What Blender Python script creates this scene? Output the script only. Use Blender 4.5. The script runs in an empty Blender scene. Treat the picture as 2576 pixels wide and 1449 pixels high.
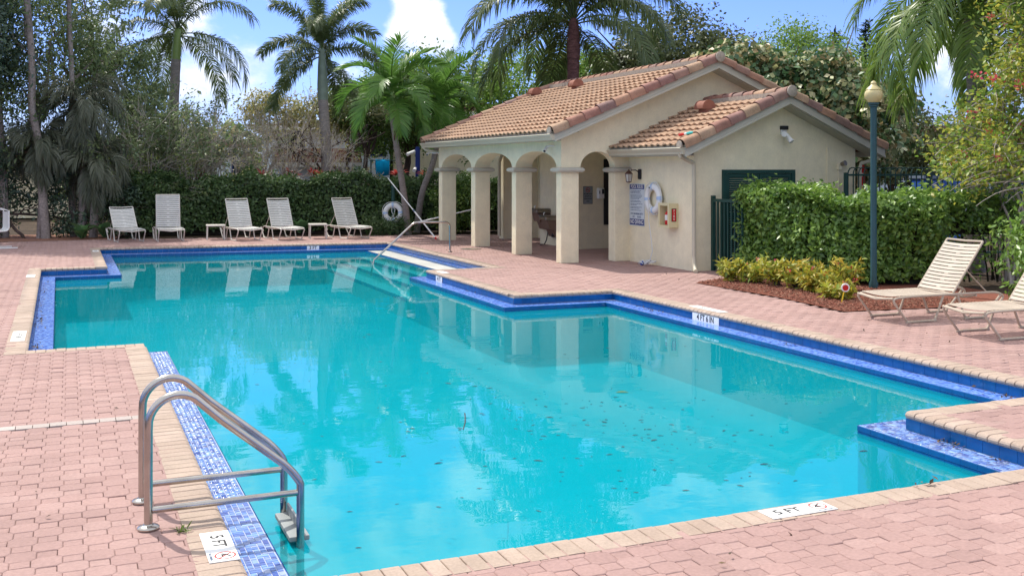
import bpy, math, random
import numpy as np
from mathutils import Vector, Matrix
from mathutils.geometry import tessellate_polygon
random.seed(7)
rng = np.random.default_rng(7)
R = math.radians
SC = bpy.context.scene
COL = SC.collection

# ------------------------------------------------------------------ camera
CAM_H = 2.0
cam = bpy.data.cameras.new('camera')
cam.sensor_width = 36.0
cam.lens = 36.0 * 2612 / 2576
cam.shift_y = -(724.5 - 426.0) / 2576
cam.clip_start = 0.1
cam.clip_end = 2000
camo = bpy.data.objects.new('camera', cam)
COL.objects.link(camo)
camo.location = (0, 0, CAM_H)
camo.rotation_euler = (R(90), 0, R(-23.1))
SC.camera = camo

# ------------------------------------------------------------------ world: sky with cumulus
SUN_EL, SUN_DIR_H = 54.0, Vector((-0.31, 0.951))
W = bpy.data.worlds.new('World')
SC.world = W
W.use_nodes = True
nt = W.node_tree
for n in list(nt.nodes):
    nt.nodes.remove(n)
def WN(t, **kw):
    n = nt.nodes.new(t)
    for k, v in kw.items():
        setattr(n, k, v)
    return n
def WL(a, b):
    nt.links.new(a, b)
sky = WN('ShaderNodeTexSky', sky_type='NISHITA')
sky.sun_disc = False
sky.sun_elevation = R(SUN_EL)
sky.sun_rotation = math.atan2(SUN_DIR_H.x, SUN_DIR_H.y)
sky.air_density = 1.0
sky.dust_density = 0.35
sky.ozone_density = 3.0
tint = WN('ShaderNodeMix', data_type='RGBA', blend_type='MULTIPLY')
tint.inputs['Factor'].default_value = 1.0
WL(sky.outputs[0], tint.inputs['A'])
tint.inputs['B'].default_value = (0.26, 0.31, 0.56, 1)
tc = WN('ShaderNodeTexCoord')
mp = WN('ShaderNodeMapping')
mp.inputs['Scale'].default_value = (1.0, 1.0, 1.25)
mp.inputs['Location'].default_value = (0.35, 0.2, 0.1)
WL(tc.outputs['Generated'], mp.inputs['Vector'])
nz = WN('ShaderNodeTexNoise')
nz.inputs['Scale'].default_value = 7.5
nz.inputs['Detail'].default_value = 9
nz.inputs['Roughness'].default_value = 0.6
WL(mp.outputs[0], nz.inputs['Vector'])
def px_dir(x, y):
    a = (x - 1288) / 2612.0
    c, s = math.cos(R(23.1)), math.sin(R(23.1))
    return Vector((a * c + s, -a * s + c, -(y - 426) / 2612.0)).normalized()
acc = nz.outputs['Fac']
def add_val(a, b):
    m = WN('ShaderNodeMath', operation='ADD')
    WL(a, m.inputs[0])
    if isinstance(b, float):
        m.inputs[1].default_value = b
    else:
        WL(b, m.inputs[1])
    return m.outputs[0]
# cumulus heads: direction, angular radius in degrees, weight
for dvec, rad, wgt in ((px_dir(540, 140), 4.4, 0.30), (px_dir(1040, 40), 2.4, 0.24), (px_dir(1105, 95), 1.5, 0.20),
                       (px_dir(300, 120), 3.0, 0.10), (px_dir(640, 10), 3.2, -0.16), (px_dir(930, 40), 1.8, -0.14), (px_dir(1230, 40), 2.4, -0.16), (px_dir(1900, 60), 7.0, -0.22), (px_dir(800, 60), 2.5, -0.10),
                       (Vector((-0.5, 0.8, 0.25)).normalized(), 9, 0.2), (Vector((0.9, 0.3, 0.2)).normalized(), 9, 0.2),
                       (Vector((-0.2, -1, 0.25)).normalized(), 12, 0.2), (Vector((-1, -0.2, 0.3)).normalized(), 10, 0.2)):
    dp = WN('ShaderNodeVectorMath', operation='DOT_PRODUCT')
    WL(tc.outputs['Generated'], dp.inputs[0])
    dp.inputs[1].default_value = dvec
    mr = WN('ShaderNodeMapRange', interpolation_type='SMOOTHSTEP')
    mr.inputs['From Min'].default_value = math.cos(R(rad))
    mr.inputs['From Max'].default_value = 1.0
    mr.inputs['To Min'].default_value = 0.0
    mr.inputs['To Max'].default_value = wgt
    WL(dp.outputs['Value'], mr.inputs['Value'])
    acc = add_val(acc, mr.outputs[0])
sep = WN('ShaderNodeSeparateXYZ')
WL(tc.outputs['Generated'], sep.inputs[0])
mr = WN('ShaderNodeMapRange', interpolation_type='SMOOTHSTEP')
mr.inputs['From Min'].default_value = 0.18
mr.inputs['From Max'].default_value = 0.45
mr.inputs['To Min'].default_value = 0.0
mr.inputs['To Max'].default_value = 0.36  # cloud cover thickened high overhead, above the view, to raise the ambient light
WL(sep.outputs['Z'], mr.inputs['Value'])
acc = add_val(acc, mr.outputs[0])
mr = WN('ShaderNodeMapRange', interpolation_type='SMOOTHSTEP')
mr.inputs['From Min'].default_value = 0.545
mr.inputs['From Max'].default_value = 0.76
WL(acc, mr.inputs['Value'])
cm = WN('ShaderNodeMix', data_type='RGBA')
WL(mr.outputs[0], cm.inputs['Factor'])
WL(tint.outputs['Result'], cm.inputs['A'])
nz2 = WN('ShaderNodeTexNoise')
nz2.inputs['Scale'].default_value = 15
nz2.inputs['Detail'].default_value = 6
WL(mp.outputs[0], nz2.inputs['Vector'])
cc2 = WN('ShaderNodeValToRGB')
cc2.color_ramp.elements[0].position = 0.35
cc2.color_ramp.elements[0].color = (0.56, 0.63, 0.76, 1)
cc2.color_ramp.elements[1].position = 0.66
cc2.color_ramp.elements[1].color = (1, 1, 1, 1)
WL(nz2.outputs['Fac'], cc2.inputs[0])
cs2 = WN('ShaderNodeVectorMath', operation='SCALE')
cs2.inputs['Scale'].default_value = 4.0
WL(cc2.outputs[0], cs2.inputs[0])
WL(cs2.outputs[0], cm.inputs['B'])
bg = WN('ShaderNodeBackground')
bg.inputs['Strength'].default_value = 0.15
WL(cm.outputs['Result'], bg.inputs['Color'])
wo = WN('ShaderNodeOutputWorld')
WL(bg.outputs[0], wo.inputs['Surface'])

# ------------------------------------------------------------------ sun, view
sl = bpy.data.lights.new('sun', 'SUN')
sl.energy = 2.0
sl.angle = R(0.5)
sl.color = (1.0, 0.95, 0.86)
so = bpy.data.objects.new('sun', sl)
COL.objects.link(so)
ce = math.cos(R(SUN_EL))
so.rotation_euler = Vector((SUN_DIR_H.x * ce, SUN_DIR_H.y * ce, math.sin(R(SUN_EL)))).to_track_quat('Z', 'Y').to_euler()
so.location = (-20, 40, 40)
SC.view_settings.view_transform = 'Standard'
SC.view_settings.look = 'None'
SC.view_settings.gamma = 1
SC.view_settings.exposure = 1.32
SC.cycles.max_bounces = 8
SC.cycles.transparent_max_bounces = 12

# ------------------------------------------------------------------ materials
def mat(name, col, rough=0.6, spec=0.5, metal=0.0, ramp=None, var=0.0, noise=None, bump=None, trans=0.0, coat=0.0, spots=None, emit=None, stretch=None, streak=0.0):
    """ramp: colours picked per piece; var: value change per piece; noise: (scale, amount); bump: (scale, strength)"""
    m = bpy.data.materials.new(name)
    m.use_nodes = True
    t = m.node_tree
    b = t.nodes['Principled BSDF']
    b.inputs['Roughness'].default_value = rough
    b.inputs['Specular IOR Level'].default_value = spec
    b.inputs['Metallic'].default_value = metal
    if coat:
        b.inputs['Coat Weight'].default_value = coat
        b.inputs['Coat Roughness'].default_value = 0.08
    N = lambda k: t.nodes.new(k)
    L = t.links.new
    geo = N('ShaderNodeNewGeometry')
    pos = geo.outputs['Position']
    if stretch:
        mpn = N('ShaderNodeMapping')
        mpn.inputs['Scale'].default_value = stretch
        L(pos, mpn.inputs['Vector'])
        pos = mpn.outputs[0]
    cur = None
    if ramp or var:
        at = N('ShaderNodeAttribute')
        at.attribute_name = 'rnd'
        oi = N('ShaderNodeObjectInfo')
        ad = N('ShaderNodeMath')
        ad.operation = 'ADD'
        L(at.outputs['Fac'], ad.inputs[0])
        L(oi.outputs['Random'], ad.inputs[1])
        fr = N('ShaderNodeMath')
        fr.operation = 'FRACT'
        L(ad.outputs[0], fr.inputs[0])
    if ramp:
        cr = N('ShaderNodeValToRGB')
        el = cr.color_ramp.elements
        while len(el) < len(ramp):
            el.new(0.5)
        for i, c in enumerate(ramp):
            el[i].position = i / max(1, len(ramp) - 1)
            el[i].color = (*c, 1)
        L(fr.outputs[0], cr.inputs[0])
        cur = cr.outputs[0]
    else:
        rgb = N('ShaderNodeRGB')
        rgb.outputs[0].default_value = (*col, 1)
        cur = rgb.outputs[0]
    def mul(cur, fac_out, lo, hi):
        mr = N('ShaderNodeMapRange')
        mr.inputs['To Min'].default_value = lo
        mr.inputs['To Max'].default_value = hi
        L(fac_out, mr.inputs['Value'])
        mx = N('ShaderNodeVectorMath')
        mx.operation = 'SCALE'
        L(cur, mx.inputs[0])
        L(mr.outputs[0], mx.inputs['Scale'])
        return mx.outputs[0]
    if var:
        cur = mul(cur, fr.outputs[0], 1 - var, 1 + var)
    if noise:
        for (sc, am) in (noise if isinstance(noise[0], tuple) else (noise,)):
            nn = N('ShaderNodeTexNoise')
            nn.inputs['Scale'].default_value = sc
            nn.inputs['Detail'].default_value = 5
            L(pos, nn.inputs['Vector'])
            mr = N('ShaderNodeMapRange')
            mr.inputs['From Min'].default_value = 0.3
            mr.inputs['From Max'].default_value = 0.7
            L(nn.outputs['Fac'], mr.inputs['Value'])
            cur = mul(cur, mr.outputs[0], 1 - am, 1 + am)
    if streak:                                           # rain streaks: noise drawn out downwards
        ms = N('ShaderNodeMapping')
        ms.inputs['Scale'].default_value = (9, 9, 0.5)
        L(geo.outputs['Position'], ms.inputs['Vector'])
        ns_ = N('ShaderNodeTexNoise')
        ns_.inputs['Scale'].default_value = 1.0
        ns_.inputs['Detail'].default_value = 6
        L(ms.outputs[0], ns_.inputs['Vector'])
        mrs = N('ShaderNodeMapRange')
        mrs.inputs['From Min'].default_value = 0.42
        mrs.inputs['From Max'].default_value = 0.75
        L(ns_.outputs['Fac'], mrs.inputs['Value'])
        cur = mul(cur, mrs.outputs[0], 1 + streak * 0.2, 1 - streak * 1.6)
    if spots:
        sc, th, c2 = spots
        nn = N('ShaderNodeTexNoise')
        nn.inputs['Scale'].default_value = sc
        nn.inputs['Detail'].default_value = 6
        L(pos, nn.inputs['Vector'])
        mr = N('ShaderNodeMapRange')
        mr.inputs['From Min'].default_value = th
        mr.inputs['From Max'].default_value = th + 0.1
        L(nn.outputs['Fac'], mr.inputs['Value'])
        mx = N('ShaderNodeMix')
        mx.data_type = 'RGBA'
        L(mr.outputs[0], mx.inputs['Factor'])
        L(cur, mx.inputs['A'])
        mx.inputs['B'].default_value = (*c2, 1)
        cur = mx.outputs['Result']
    L(cur, b.inputs['Base Color'])
    if bump:
        nn = N('ShaderNodeTexNoise')
        nn.inputs['Scale'].default_value = bump[0]
        nn.inputs['Detail'].default_value = 4
        L(pos, nn.inputs['Vector'])
        bp = N('ShaderNodeBump')
        bp.inputs['Strength'].default_value = bump[1]
        bp.inputs['Distance'].default_value = 0.01
        L(nn.outputs['Fac'], bp.inputs['Height'])
        L(bp.outputs[0], b.inputs['Normal'])
    if emit:
        b.inputs['Emission Color'].default_value = (*col, 1)
        b.inputs['Emission Strength'].default_value = emit
    if trans:
        tl = N('ShaderNodeBsdfTranslucent')
        L(cur, tl.inputs['Color'])
        mx = N('ShaderNodeMixShader')
        mx.inputs[0].default_value = trans
        L(b.outputs[0], mx.inputs[1])
        L(tl.outputs[0], mx.inputs[2])
        L(mx.outputs[0], t.nodes['Material Output'].inputs[0])
    return m

MT = {}
MT['paver'] = mat('pink_paver', None, 0.85, 0.25, ramp=[(0.312, 0.197, 0.177), (0.365, 0.232, 0.208), (0.339, 0.214, 0.193), (0.379, 0.247, 0.222), (0.327, 0.204, 0.183)], noise=((0.45, 0.06), (2.3, 0.07), (45, 0.10)), bump=(160, 0.35), spots=(1.7, 0.70, (0.29, 0.20, 0.175)))
MT['joint'] = mat('joint_sand', (0.20, 0.13, 0.11), 0.95, 0.1, noise=(30, 0.3))
MT['band'] = mat('grey_band_stone', (0.42, 0.36, 0.33), 0.85, 0.2, var=0.1, noise=(50, 0.1), bump=(150, 0.25))
MT['coping'] = mat('coping_brick', None, 0.8, 0.3, ramp=[(0.360, 0.266, 0.209), (0.396, 0.302, 0.241), (0.374, 0.284, 0.223), (0.418, 0.320, 0.259)], noise=((1.2, 0.10), (5, 0.10), (60, 0.10)), bump=(140, 0.3), spots=(5, 0.70, (0.25, 0.20, 0.16)))
MT['mortar'] = mat('mortar', (0.30, 0.23, 0.19), 0.95, 0.1, noise=(40, 0.2))
MT['tile'] = mat('blue_waterline_tile', None, 0.16, 0.4, ramp=[(0.002, 0.068, 0.235), (0.004, 0.09, 0.29), (0.003, 0.078, 0.26), (0.004, 0.095, 0.27)], noise=((1.5, 0.12), (9, 0.14)), spots=(7, 0.68, (0.05, 0.14, 0.31)), bump=(6, 0.05))
MT['grout'] = mat('grout', (0.30, 0.36, 0.50), 0.8, 0.2)
MT['mosaic'] = mat('mosaic_tile', None, 0.15, 0.5, ramp=[(0.04, 0.065, 0.28), (0.20, 0.36, 0.76), (0.06, 0.11, 0.38), (0.32, 0.48, 0.80), (0.13, 0.16, 0.32), (0.11, 0.22, 0.58), (0.30, 0.37, 0.56), (0.05, 0.09, 0.34), (0.24, 0.40, 0.78)], noise=(90, 0.12))
MT['mosaic_grout'] = mat('mosaic_grout', (0.38, 0.42, 0.55), 0.8, 0.2)
MT['wall'] = mat('cream_stucco', (0.83, 0.735, 0.52), 0.9, 0.2, noise=((0.7, 0.05), (5, 0.05), (38, 0.04)), bump=(70, 0.5), streak=0.022)
MT['trim'] = mat('taupe_trim', (0.47, 0.445, 0.37), 0.7, 0.3, noise=(3, 0.06), bump=(60, 0.12))
MT['gutter'] = mat('cream_gutter', (0.52, 0.47, 0.355), 0.45, 0.4, noise=(2, 0.06))
MT['rooftile'] = mat('roof_tile', None, 0.85, 0.25, ramp=[(0.412, 0.264, 0.172), (0.442, 0.286, 0.190), (0.396, 0.253, 0.165), (0.457, 0.301, 0.203), (0.427, 0.272, 0.179)], noise=((2.0, 0.12), (30, 0.10)), bump=(70, 0.3))
MT['raketile'] = mat('rake_tile', None, 0.8, 0.3, ramp=[(0.391, 0.238, 0.145), (0.255, 0.136, 0.119), (0.408, 0.272, 0.178), (0.306, 0.136, 0.102), (0.221, 0.145, 0.132), (0.391, 0.221, 0.145), (0.281, 0.128, 0.106)], noise=((5, 0.2), (40, 0.1)), bump=(60, 0.2))
MT['capmortar'] = mat('ridge_mortar', (0.40, 0.34, 0.28), 0.9, 0.1, noise=(20, 0.2))
MT['roofbase'] = mat('roof_underlay', (0.10, 0.05, 0.035), 0.95, 0.1)
MT['redvent'] = mat('red_vent_clay', (0.27, 0.11, 0.075), 0.75, 0.3, noise=(8, 0.15))
MT['green'] = mat('dark_green_paint', (0.012, 0.055, 0.045), 0.5, 0.4, noise=(4, 0.15))
MT['lampgreen'] = mat('grey_green_post_paint', (0.02, 0.065, 0.072), 0.42, 0.45, noise=(6, 0.12))
MT['globe'] = mat('cream_lamp_globe', (0.66, 0.55, 0.27), 0.35, 0.5, trans=0.15, noise=(3, 0.06))
MT['steel'] = mat('stainless_steel', (0.44, 0.41, 0.38), 0.24, 0.5, metal=1.0, noise=(7, 0.15))
MT['steel2'] = mat('drab_steel', (0.30, 0.26, 0.22), 0.38, 0.5, metal=1.0, noise=(9, 0.15))
MT['bronze'] = mat('bronze_panel', (0.20, 0.13, 0.10), 0.45, 0.5, metal=0.3)
MT['white'] = mat('white_paint', (0.78, 0.77, 0.74), 0.5, 0.4, noise=(5, 0.05))
MT['offwhite'] = mat('worn_white_plastic', (0.27, 0.29, 0.29), 0.5, 0.4, noise=(7, 0.1))
MT['tan'] = mat('tan_vinyl_strap', (0.49, 0.41, 0.33), 0.55, 0.35, var=0.04, noise=(4, 0.1))
MT['tanframe'] = mat('tan_frame', (0.46, 0.38, 0.29), 0.45, 0.4, noise=(4, 0.1))
MT['whitestrap'] = mat('pale_vinyl_strap', (0.62, 0.60, 0.56), 0.55, 0.35, var=0.04, noise=(4, 0.08))
MT['whiteframe'] = mat('pale_frame', (0.58, 0.54, 0.48), 0.45, 0.4, noise=(4, 0.08))
MT['black'] = mat('black', (0.012, 0.012, 0.014), 0.5, 0.4)
MT['ink'] = mat('black_print', (0.02, 0.02, 0.022), 0.6, 0.3)
MT['navy'] = mat('navy_print', (0.012, 0.03, 0.17), 0.5, 0.3)
MT['greyprint'] = mat('blue_grey_print', (0.16, 0.20, 0.28), 0.6, 0.2)
MT['signblue'] = mat('pale_sign', (0.58, 0.63, 0.66), 0.5, 0.3)
MT['red'] = mat('red', (0.55, 0.015, 0.012), 0.45, 0.4)
MT['redprint'] = mat('red_print', (0.45, 0.05, 0.045), 0.6, 0.2)
MT['yellow'] = mat('yellow', (0.75, 0.50, 0.02), 0.5, 0.4)
MT['boxyellow'] = mat('cream_yellow_box', (0.68, 0.60, 0.36), 0.45, 0.4)
MT['copper'] = mat('copper_lantern', (0.13, 0.065, 0.05), 0.5, 0.5, metal=0.5)
MT['glass'] = mat('lantern_glass', (0.50, 0.46, 0.40), 0.2, 0.5)
MT['towel'] = mat('turquoise_towel', (0.005, 0.30, 0.55), 0.9, 0.1, noise=(20, 0.1))
MT['bluebin'] = mat('blue_plastic', (0.03, 0.10, 0.40), 0.5, 0.4)
MT['turq'] = mat('turquoise_plastic', (0.05, 0.50, 0.48), 0.45, 0.4)
MT['housewall'] = mat('pale_house_wall', (0.66, 0.74, 0.80), 0.9, 0.2, noise=(0.5, 0.05), bump=(30, 0.2))
MT['houseroof'] = mat('brown_house_tile', (0.24, 0.13, 0.10), 0.85, 0.2, noise=((1, 0.15), (8, 0.2)))
MT['darkglass'] = mat('dark_window', (0.02, 0.025, 0.03), 0.1, 0.6)
MT['soil'] = mat('soil_and_leaf_mould', (0.07, 0.05, 0.035), 0.95, 0.1, noise=((0.8, 0.3), (12, 0.4)))
MT['mulch'] = mat('red_mulch', None, 0.9, 0.15, ramp=[(0.17, 0.055, 0.038), (0.25, 0.09, 0.06), (0.11, 0.04, 0.028), (0.33, 0.17, 0.115), (0.09, 0.04, 0.03)], noise=(30, 0.3))
MT['bark'] = mat('grey_bark', (0.27, 0.225, 0.20), 0.9, 0.15, noise=((3, 0.25), (22, 0.3)), bump=(18, 0.5))
MT['darkbark'] = mat('dark_bark', (0.085, 0.06, 0.05), 0.9, 0.15, noise=((3, 0.25), (20, 0.3)), bump=(18, 0.5))
MT['palmbark'] = mat('palm_bark', (0.27, 0.235, 0.215), 0.9, 0.15, noise=((4, 0.2), (25, 0.25)), bump=(25, 0.5), stretch=(1, 1, 5))
MT['boots'] = mat('purple_brown_boots', (0.15, 0.075, 0.07), 0.9, 0.15, noise=((6, 0.35), (30, 0.3)), bump=(20, 0.6), stretch=(1, 1, 3))
MT['shaft'] = mat('green_crownshaft', (0.22, 0.30, 0.08), 0.45, 0.4, noise=(4, 0.15))
MT['greyshaft'] = mat('grey_green_crownshaft', (0.20, 0.25, 0.19), 0.5, 0.4, noise=(4, 0.15))
MT['sheath'] = mat('straw_flower_sheath', (0.42, 0.36, 0.20), 0.9, 0.1, var=0.1)
MT['twig'] = mat('pale_twig', (0.46, 0.40, 0.34), 0.9, 0.1, var=0.2)
MT['rope'] = mat('white_rope', (0.68, 0.68, 0.66), 0.9, 0.1)
MT['ringband'] = mat('pale_blue_reflective_band', (0.42, 0.55, 0.75), 0.3, 0.5)
MT['wetleaf'] = mat('wet_dead_leaf', None, 0.6, 0.25, ramp=[(0.012, 0.012, 0.010), (0.03, 0.02, 0.014), (0.008, 0.012, 0.008), (0.05, 0.035, 0.02), (0.012, 0.016, 0.008)])
MT['deadleaf'] = mat('dead_leaf', None, 0.75, 0.3, ramp=[(0.055, 0.03, 0.018), (0.10, 0.055, 0.03), (0.03, 0.022, 0.014), (0.16, 0.10, 0.05), (0.04, 0.035, 0.012)])
def leafmat(name, ramp, trans=0.32, rough=0.45, spec=0.45):
    return mat(name, None, rough, spec, ramp=ramp, trans=trans)
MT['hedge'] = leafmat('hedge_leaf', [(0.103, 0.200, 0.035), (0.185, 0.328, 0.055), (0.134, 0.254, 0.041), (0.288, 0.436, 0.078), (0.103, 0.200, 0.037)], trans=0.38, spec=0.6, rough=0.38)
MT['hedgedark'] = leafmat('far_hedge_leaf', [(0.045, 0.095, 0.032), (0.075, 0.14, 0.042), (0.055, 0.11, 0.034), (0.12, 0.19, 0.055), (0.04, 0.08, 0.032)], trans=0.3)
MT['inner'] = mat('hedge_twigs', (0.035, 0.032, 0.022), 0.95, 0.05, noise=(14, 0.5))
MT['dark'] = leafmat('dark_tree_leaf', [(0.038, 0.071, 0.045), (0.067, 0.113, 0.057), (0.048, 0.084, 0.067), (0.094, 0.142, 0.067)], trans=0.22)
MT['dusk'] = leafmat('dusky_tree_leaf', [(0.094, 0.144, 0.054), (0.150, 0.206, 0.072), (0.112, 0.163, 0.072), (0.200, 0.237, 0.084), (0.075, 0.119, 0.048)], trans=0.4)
MT['greyleaf'] = leafmat('grey_green_leaf', [(0.137, 0.196, 0.099), (0.191, 0.258, 0.136), (0.164, 0.218, 0.086), (0.246, 0.288, 0.111)], trans=0.45)
MT['mid'] = leafmat('mid_green_leaf', [(0.078, 0.156, 0.033), (0.130, 0.221, 0.046), (0.098, 0.182, 0.039), (0.195, 0.273, 0.058)], trans=0.42)
MT['light'] = leafmat('light_green_leaf', [(0.156, 0.286, 0.046), (0.221, 0.351, 0.058), (0.130, 0.234, 0.039), (0.286, 0.390, 0.078)], trans=0.42)
MT['olive'] = leafmat('olive_leaf', [(0.075, 0.095, 0.035), (0.11, 0.135, 0.045), (0.09, 0.11, 0.035), (0.15, 0.17, 0.06)])
MT['copperleaf'] = leafmat('copperleaf', [(0.086, 0.179, 0.055), (0.051, 0.120, 0.055), (0.658, 0.628, 0.302), (0.143, 0.239, 0.076), (0.786, 0.718, 0.413), (0.072, 0.150, 0.062), (0.400, 0.299, 0.138), (0.114, 0.209, 0.069), (0.072, 0.134, 0.062)], trans=0.25)
MT['croton'] = leafmat('croton_leaf', [(0.520, 0.460, 0.040), (0.240, 0.330, 0.040), (0.620, 0.530, 0.070), (0.150, 0.250, 0.035), (0.580, 0.400, 0.050), (0.340, 0.400, 0.050)], trans=0.42)
MT['cordyline'] = leafmat('red_cordyline_leaf', [(0.462, 0.044, 0.044), (0.572, 0.099, 0.077), (0.275, 0.033, 0.033), (0.605, 0.176, 0.132)])
MT['bougain'] = leafmat('bougainvillea_leaf', [(0.177, 0.316, 0.045), (0.266, 0.405, 0.057), (0.354, 0.455, 0.063), (0.139, 0.253, 0.045), (0.531, 0.481, 0.076), (0.215, 0.342, 0.051)], trans=0.5)
MT['flower'] = leafmat('pink_and_orange_bract', [(0.700, 0.036, 0.144), (0.700, 0.120, 0.060), (0.660, 0.024, 0.216), (0.700, 0.300, 0.048)])
MT['dryleaf'] = leafmat('dry_yellow_leaf', [(0.42, 0.38, 0.15), (0.30, 0.32, 0.14), (0.46, 0.36, 0.13), (0.26, 0.28, 0.14)], trans=0.45)
MT['banana'] = leafmat('bright_understory_leaf', [(0.238, 0.371, 0.045), (0.386, 0.490, 0.059), (0.178, 0.297, 0.045), (0.505, 0.535, 0.089)], trans=0.45)
MT['hosta'] = leafmat('broad_green_leaf', [(0.078, 0.169, 0.052), (0.117, 0.221, 0.078), (0.065, 0.130, 0.065)])
MT['grass'] = leafmat('grass_blade', [(0.104, 0.182, 0.026), (0.156, 0.234, 0.039)])
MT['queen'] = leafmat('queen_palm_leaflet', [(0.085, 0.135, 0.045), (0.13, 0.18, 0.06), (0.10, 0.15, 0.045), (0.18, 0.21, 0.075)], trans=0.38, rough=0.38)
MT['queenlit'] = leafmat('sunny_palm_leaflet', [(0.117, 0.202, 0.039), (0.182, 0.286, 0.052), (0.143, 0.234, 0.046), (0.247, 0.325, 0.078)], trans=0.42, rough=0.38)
MT['foxtail'] = leafmat('foxtail_leaflet', [(0.102, 0.150, 0.061), (0.144, 0.192, 0.072), (0.120, 0.162, 0.061)], trans=0.35)
MT['adonidia'] = leafmat('bright_palm_leaflet', [(0.076, 0.172, 0.031), (0.118, 0.247, 0.041), (0.097, 0.205, 0.036), (0.161, 0.291, 0.062)], trans=0.42, rough=0.38)
MT['skirt'] = leafmat('grey_drooping_frond', [(0.10, 0.12, 0.075), (0.14, 0.155, 0.10), (0.17, 0.175, 0.12)], trans=0.25)
MT['pine'] = leafmat('norfolk_needle', [(0.023, 0.052, 0.026), (0.039, 0.072, 0.033)], trans=0.1)
# pool shell and water
MT['plaster'] = mat('aqua_pool_plaster', (0.012, 0.455, 0.515), 0.7, 0.2, noise=((0.45, 0.07), (2.5, 0.05)))
MT['treadplaster'] = mat('pale_step_plaster', (0.50, 0.66, 0.64), 0.7, 0.2, noise=(1.5, 0.06))
MT['shelf'] = mat('white_shelf_plaster', (0.44, 0.44, 0.41), 0.8, 0.2, noise=((1.2, 0.12), (9, 0.08)))
def water_mat():
    m = bpy.data.materials.new('pool_water')
    m.use_nodes = True
    t = m.node_tree
    t.nodes.clear()
    N = t.nodes.new
    L = t.links.new
    geo = N('ShaderNodeNewGeometry')
    hs = []
    for sc, stz, amp in ((1.1, (1.0, 1.6, 1), 0.028), (4.5, (1.0, 1.5, 1), 0.006)):
        mp = N('ShaderNodeMapping')
        mp.inputs['Scale'].default_value = stz
        mp.inputs['Rotation'].default_value = (0, 0, 0.5)
        L(geo.outputs['Position'], mp.inputs['Vector'])
        nn = N('ShaderNodeTexNoise')
        nn.inputs['Scale'].default_value = sc
        nn.inputs['Detail'].default_value = 2.5
        L(mp.outputs[0], nn.inputs['Vector'])
        ml = N('ShaderNodeMath')
        ml.operation = 'MULTIPLY'
        ml.inputs[1].default_value = amp
        L(nn.outputs['Fac'], ml.inputs[0])
        hs.append(ml.outputs[0])
    ad = N('ShaderNodeMath')
    ad.operation = 'ADD'
    L(hs[0], ad.inputs[0])
    L(hs[1], ad.inputs[1])
    bp = N('ShaderNodeBump')
    bp.inputs['Strength'].default_value = 1.0
    bp.inputs['Distance'].default_value = 0.085
    L(ad.outputs[0], bp.inputs['Height'])
    fz = N('ShaderNodeFresnel')
    fz.inputs['IOR'].default_value = 1.24
    L(bp.outputs[0], fz.inputs['Normal'])
    gl = N('ShaderNodeBsdfGlossy')
    gl.inputs['Roughness'].default_value = 0.0
    gl.inputs['Color'].default_value = (0.97, 0.99, 1, 1)
    L(bp.outputs[0], gl.inputs['Normal'])
    tr = N('ShaderNodeBsdfTransparent')
    tr.inputs['Color'].default_value = (0.30, 0.87, 0.95, 1)
    df = N('ShaderNodeBsdfDiffuse')
    df.inputs['Color'].default_value = (0.004, 0.38, 0.44, 1)
    m1 = N('ShaderNodeMixShader')
    m1.inputs[0].default_value = 0.38
    L(tr.outputs[0], m1.inputs[1])
    L(df.outputs[0], m1.inputs[2])
    m2 = N('ShaderNodeMixShader')
    L(fz.outputs[0], m2.inputs[0])
    L(m1.outputs[0], m2.inputs[1])
    L(gl.outputs[0], m2.inputs[2])
    o = N('ShaderNodeOutputMaterial')
    L(m2.outputs[0], o.inputs[0])
    return m
MT['water'] = water_mat()
def brickmosaic():
    m = bpy.data.materials.new('distant_mosaic')
    m.use_nodes = True
    t = m.node_tree
    b = t.nodes['Principled BSDF']
    b.inputs['Roughness'].default_value = 0.2
    g = t.nodes.new('ShaderNodeNewGeometry')
    v = t.nodes.new('ShaderNodeTexVoronoi')
    v.distance = 'CHEBYCHEV'
    v.inputs['Scale'].default_value = 34
    v.inputs['Randomness'].default_value = 0.5
    t.links.new(g.outputs['Position'], v.inputs['Vector'])
    s = t.nodes.new('ShaderNodeSeparateColor')
    t.links.new(v.outputs['Color'], s.inputs[0])
    cr = t.nodes.new('ShaderNodeValToRGB')
    cols = [(0.03, 0.06, 0.32), (0.16, 0.32, 0.78), (0.07, 0.13, 0.5), (0.26, 0.42, 0.80), (0.10, 0.2, 0.6)]
    el = cr.color_ramp.elements
    while len(el) < len(cols):
        el.new(0.5)
    for i, c in enumerate(cols):
        el[i].position = i / 4
        el[i].color = (*c, 1)
    t.links.new(s.outputs[0], cr.inputs[0])
    t.links.new(cr.outputs[0], b.inputs['Base Color'])
    return m
MT['mosaicfar'] = brickmosaic()

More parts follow.
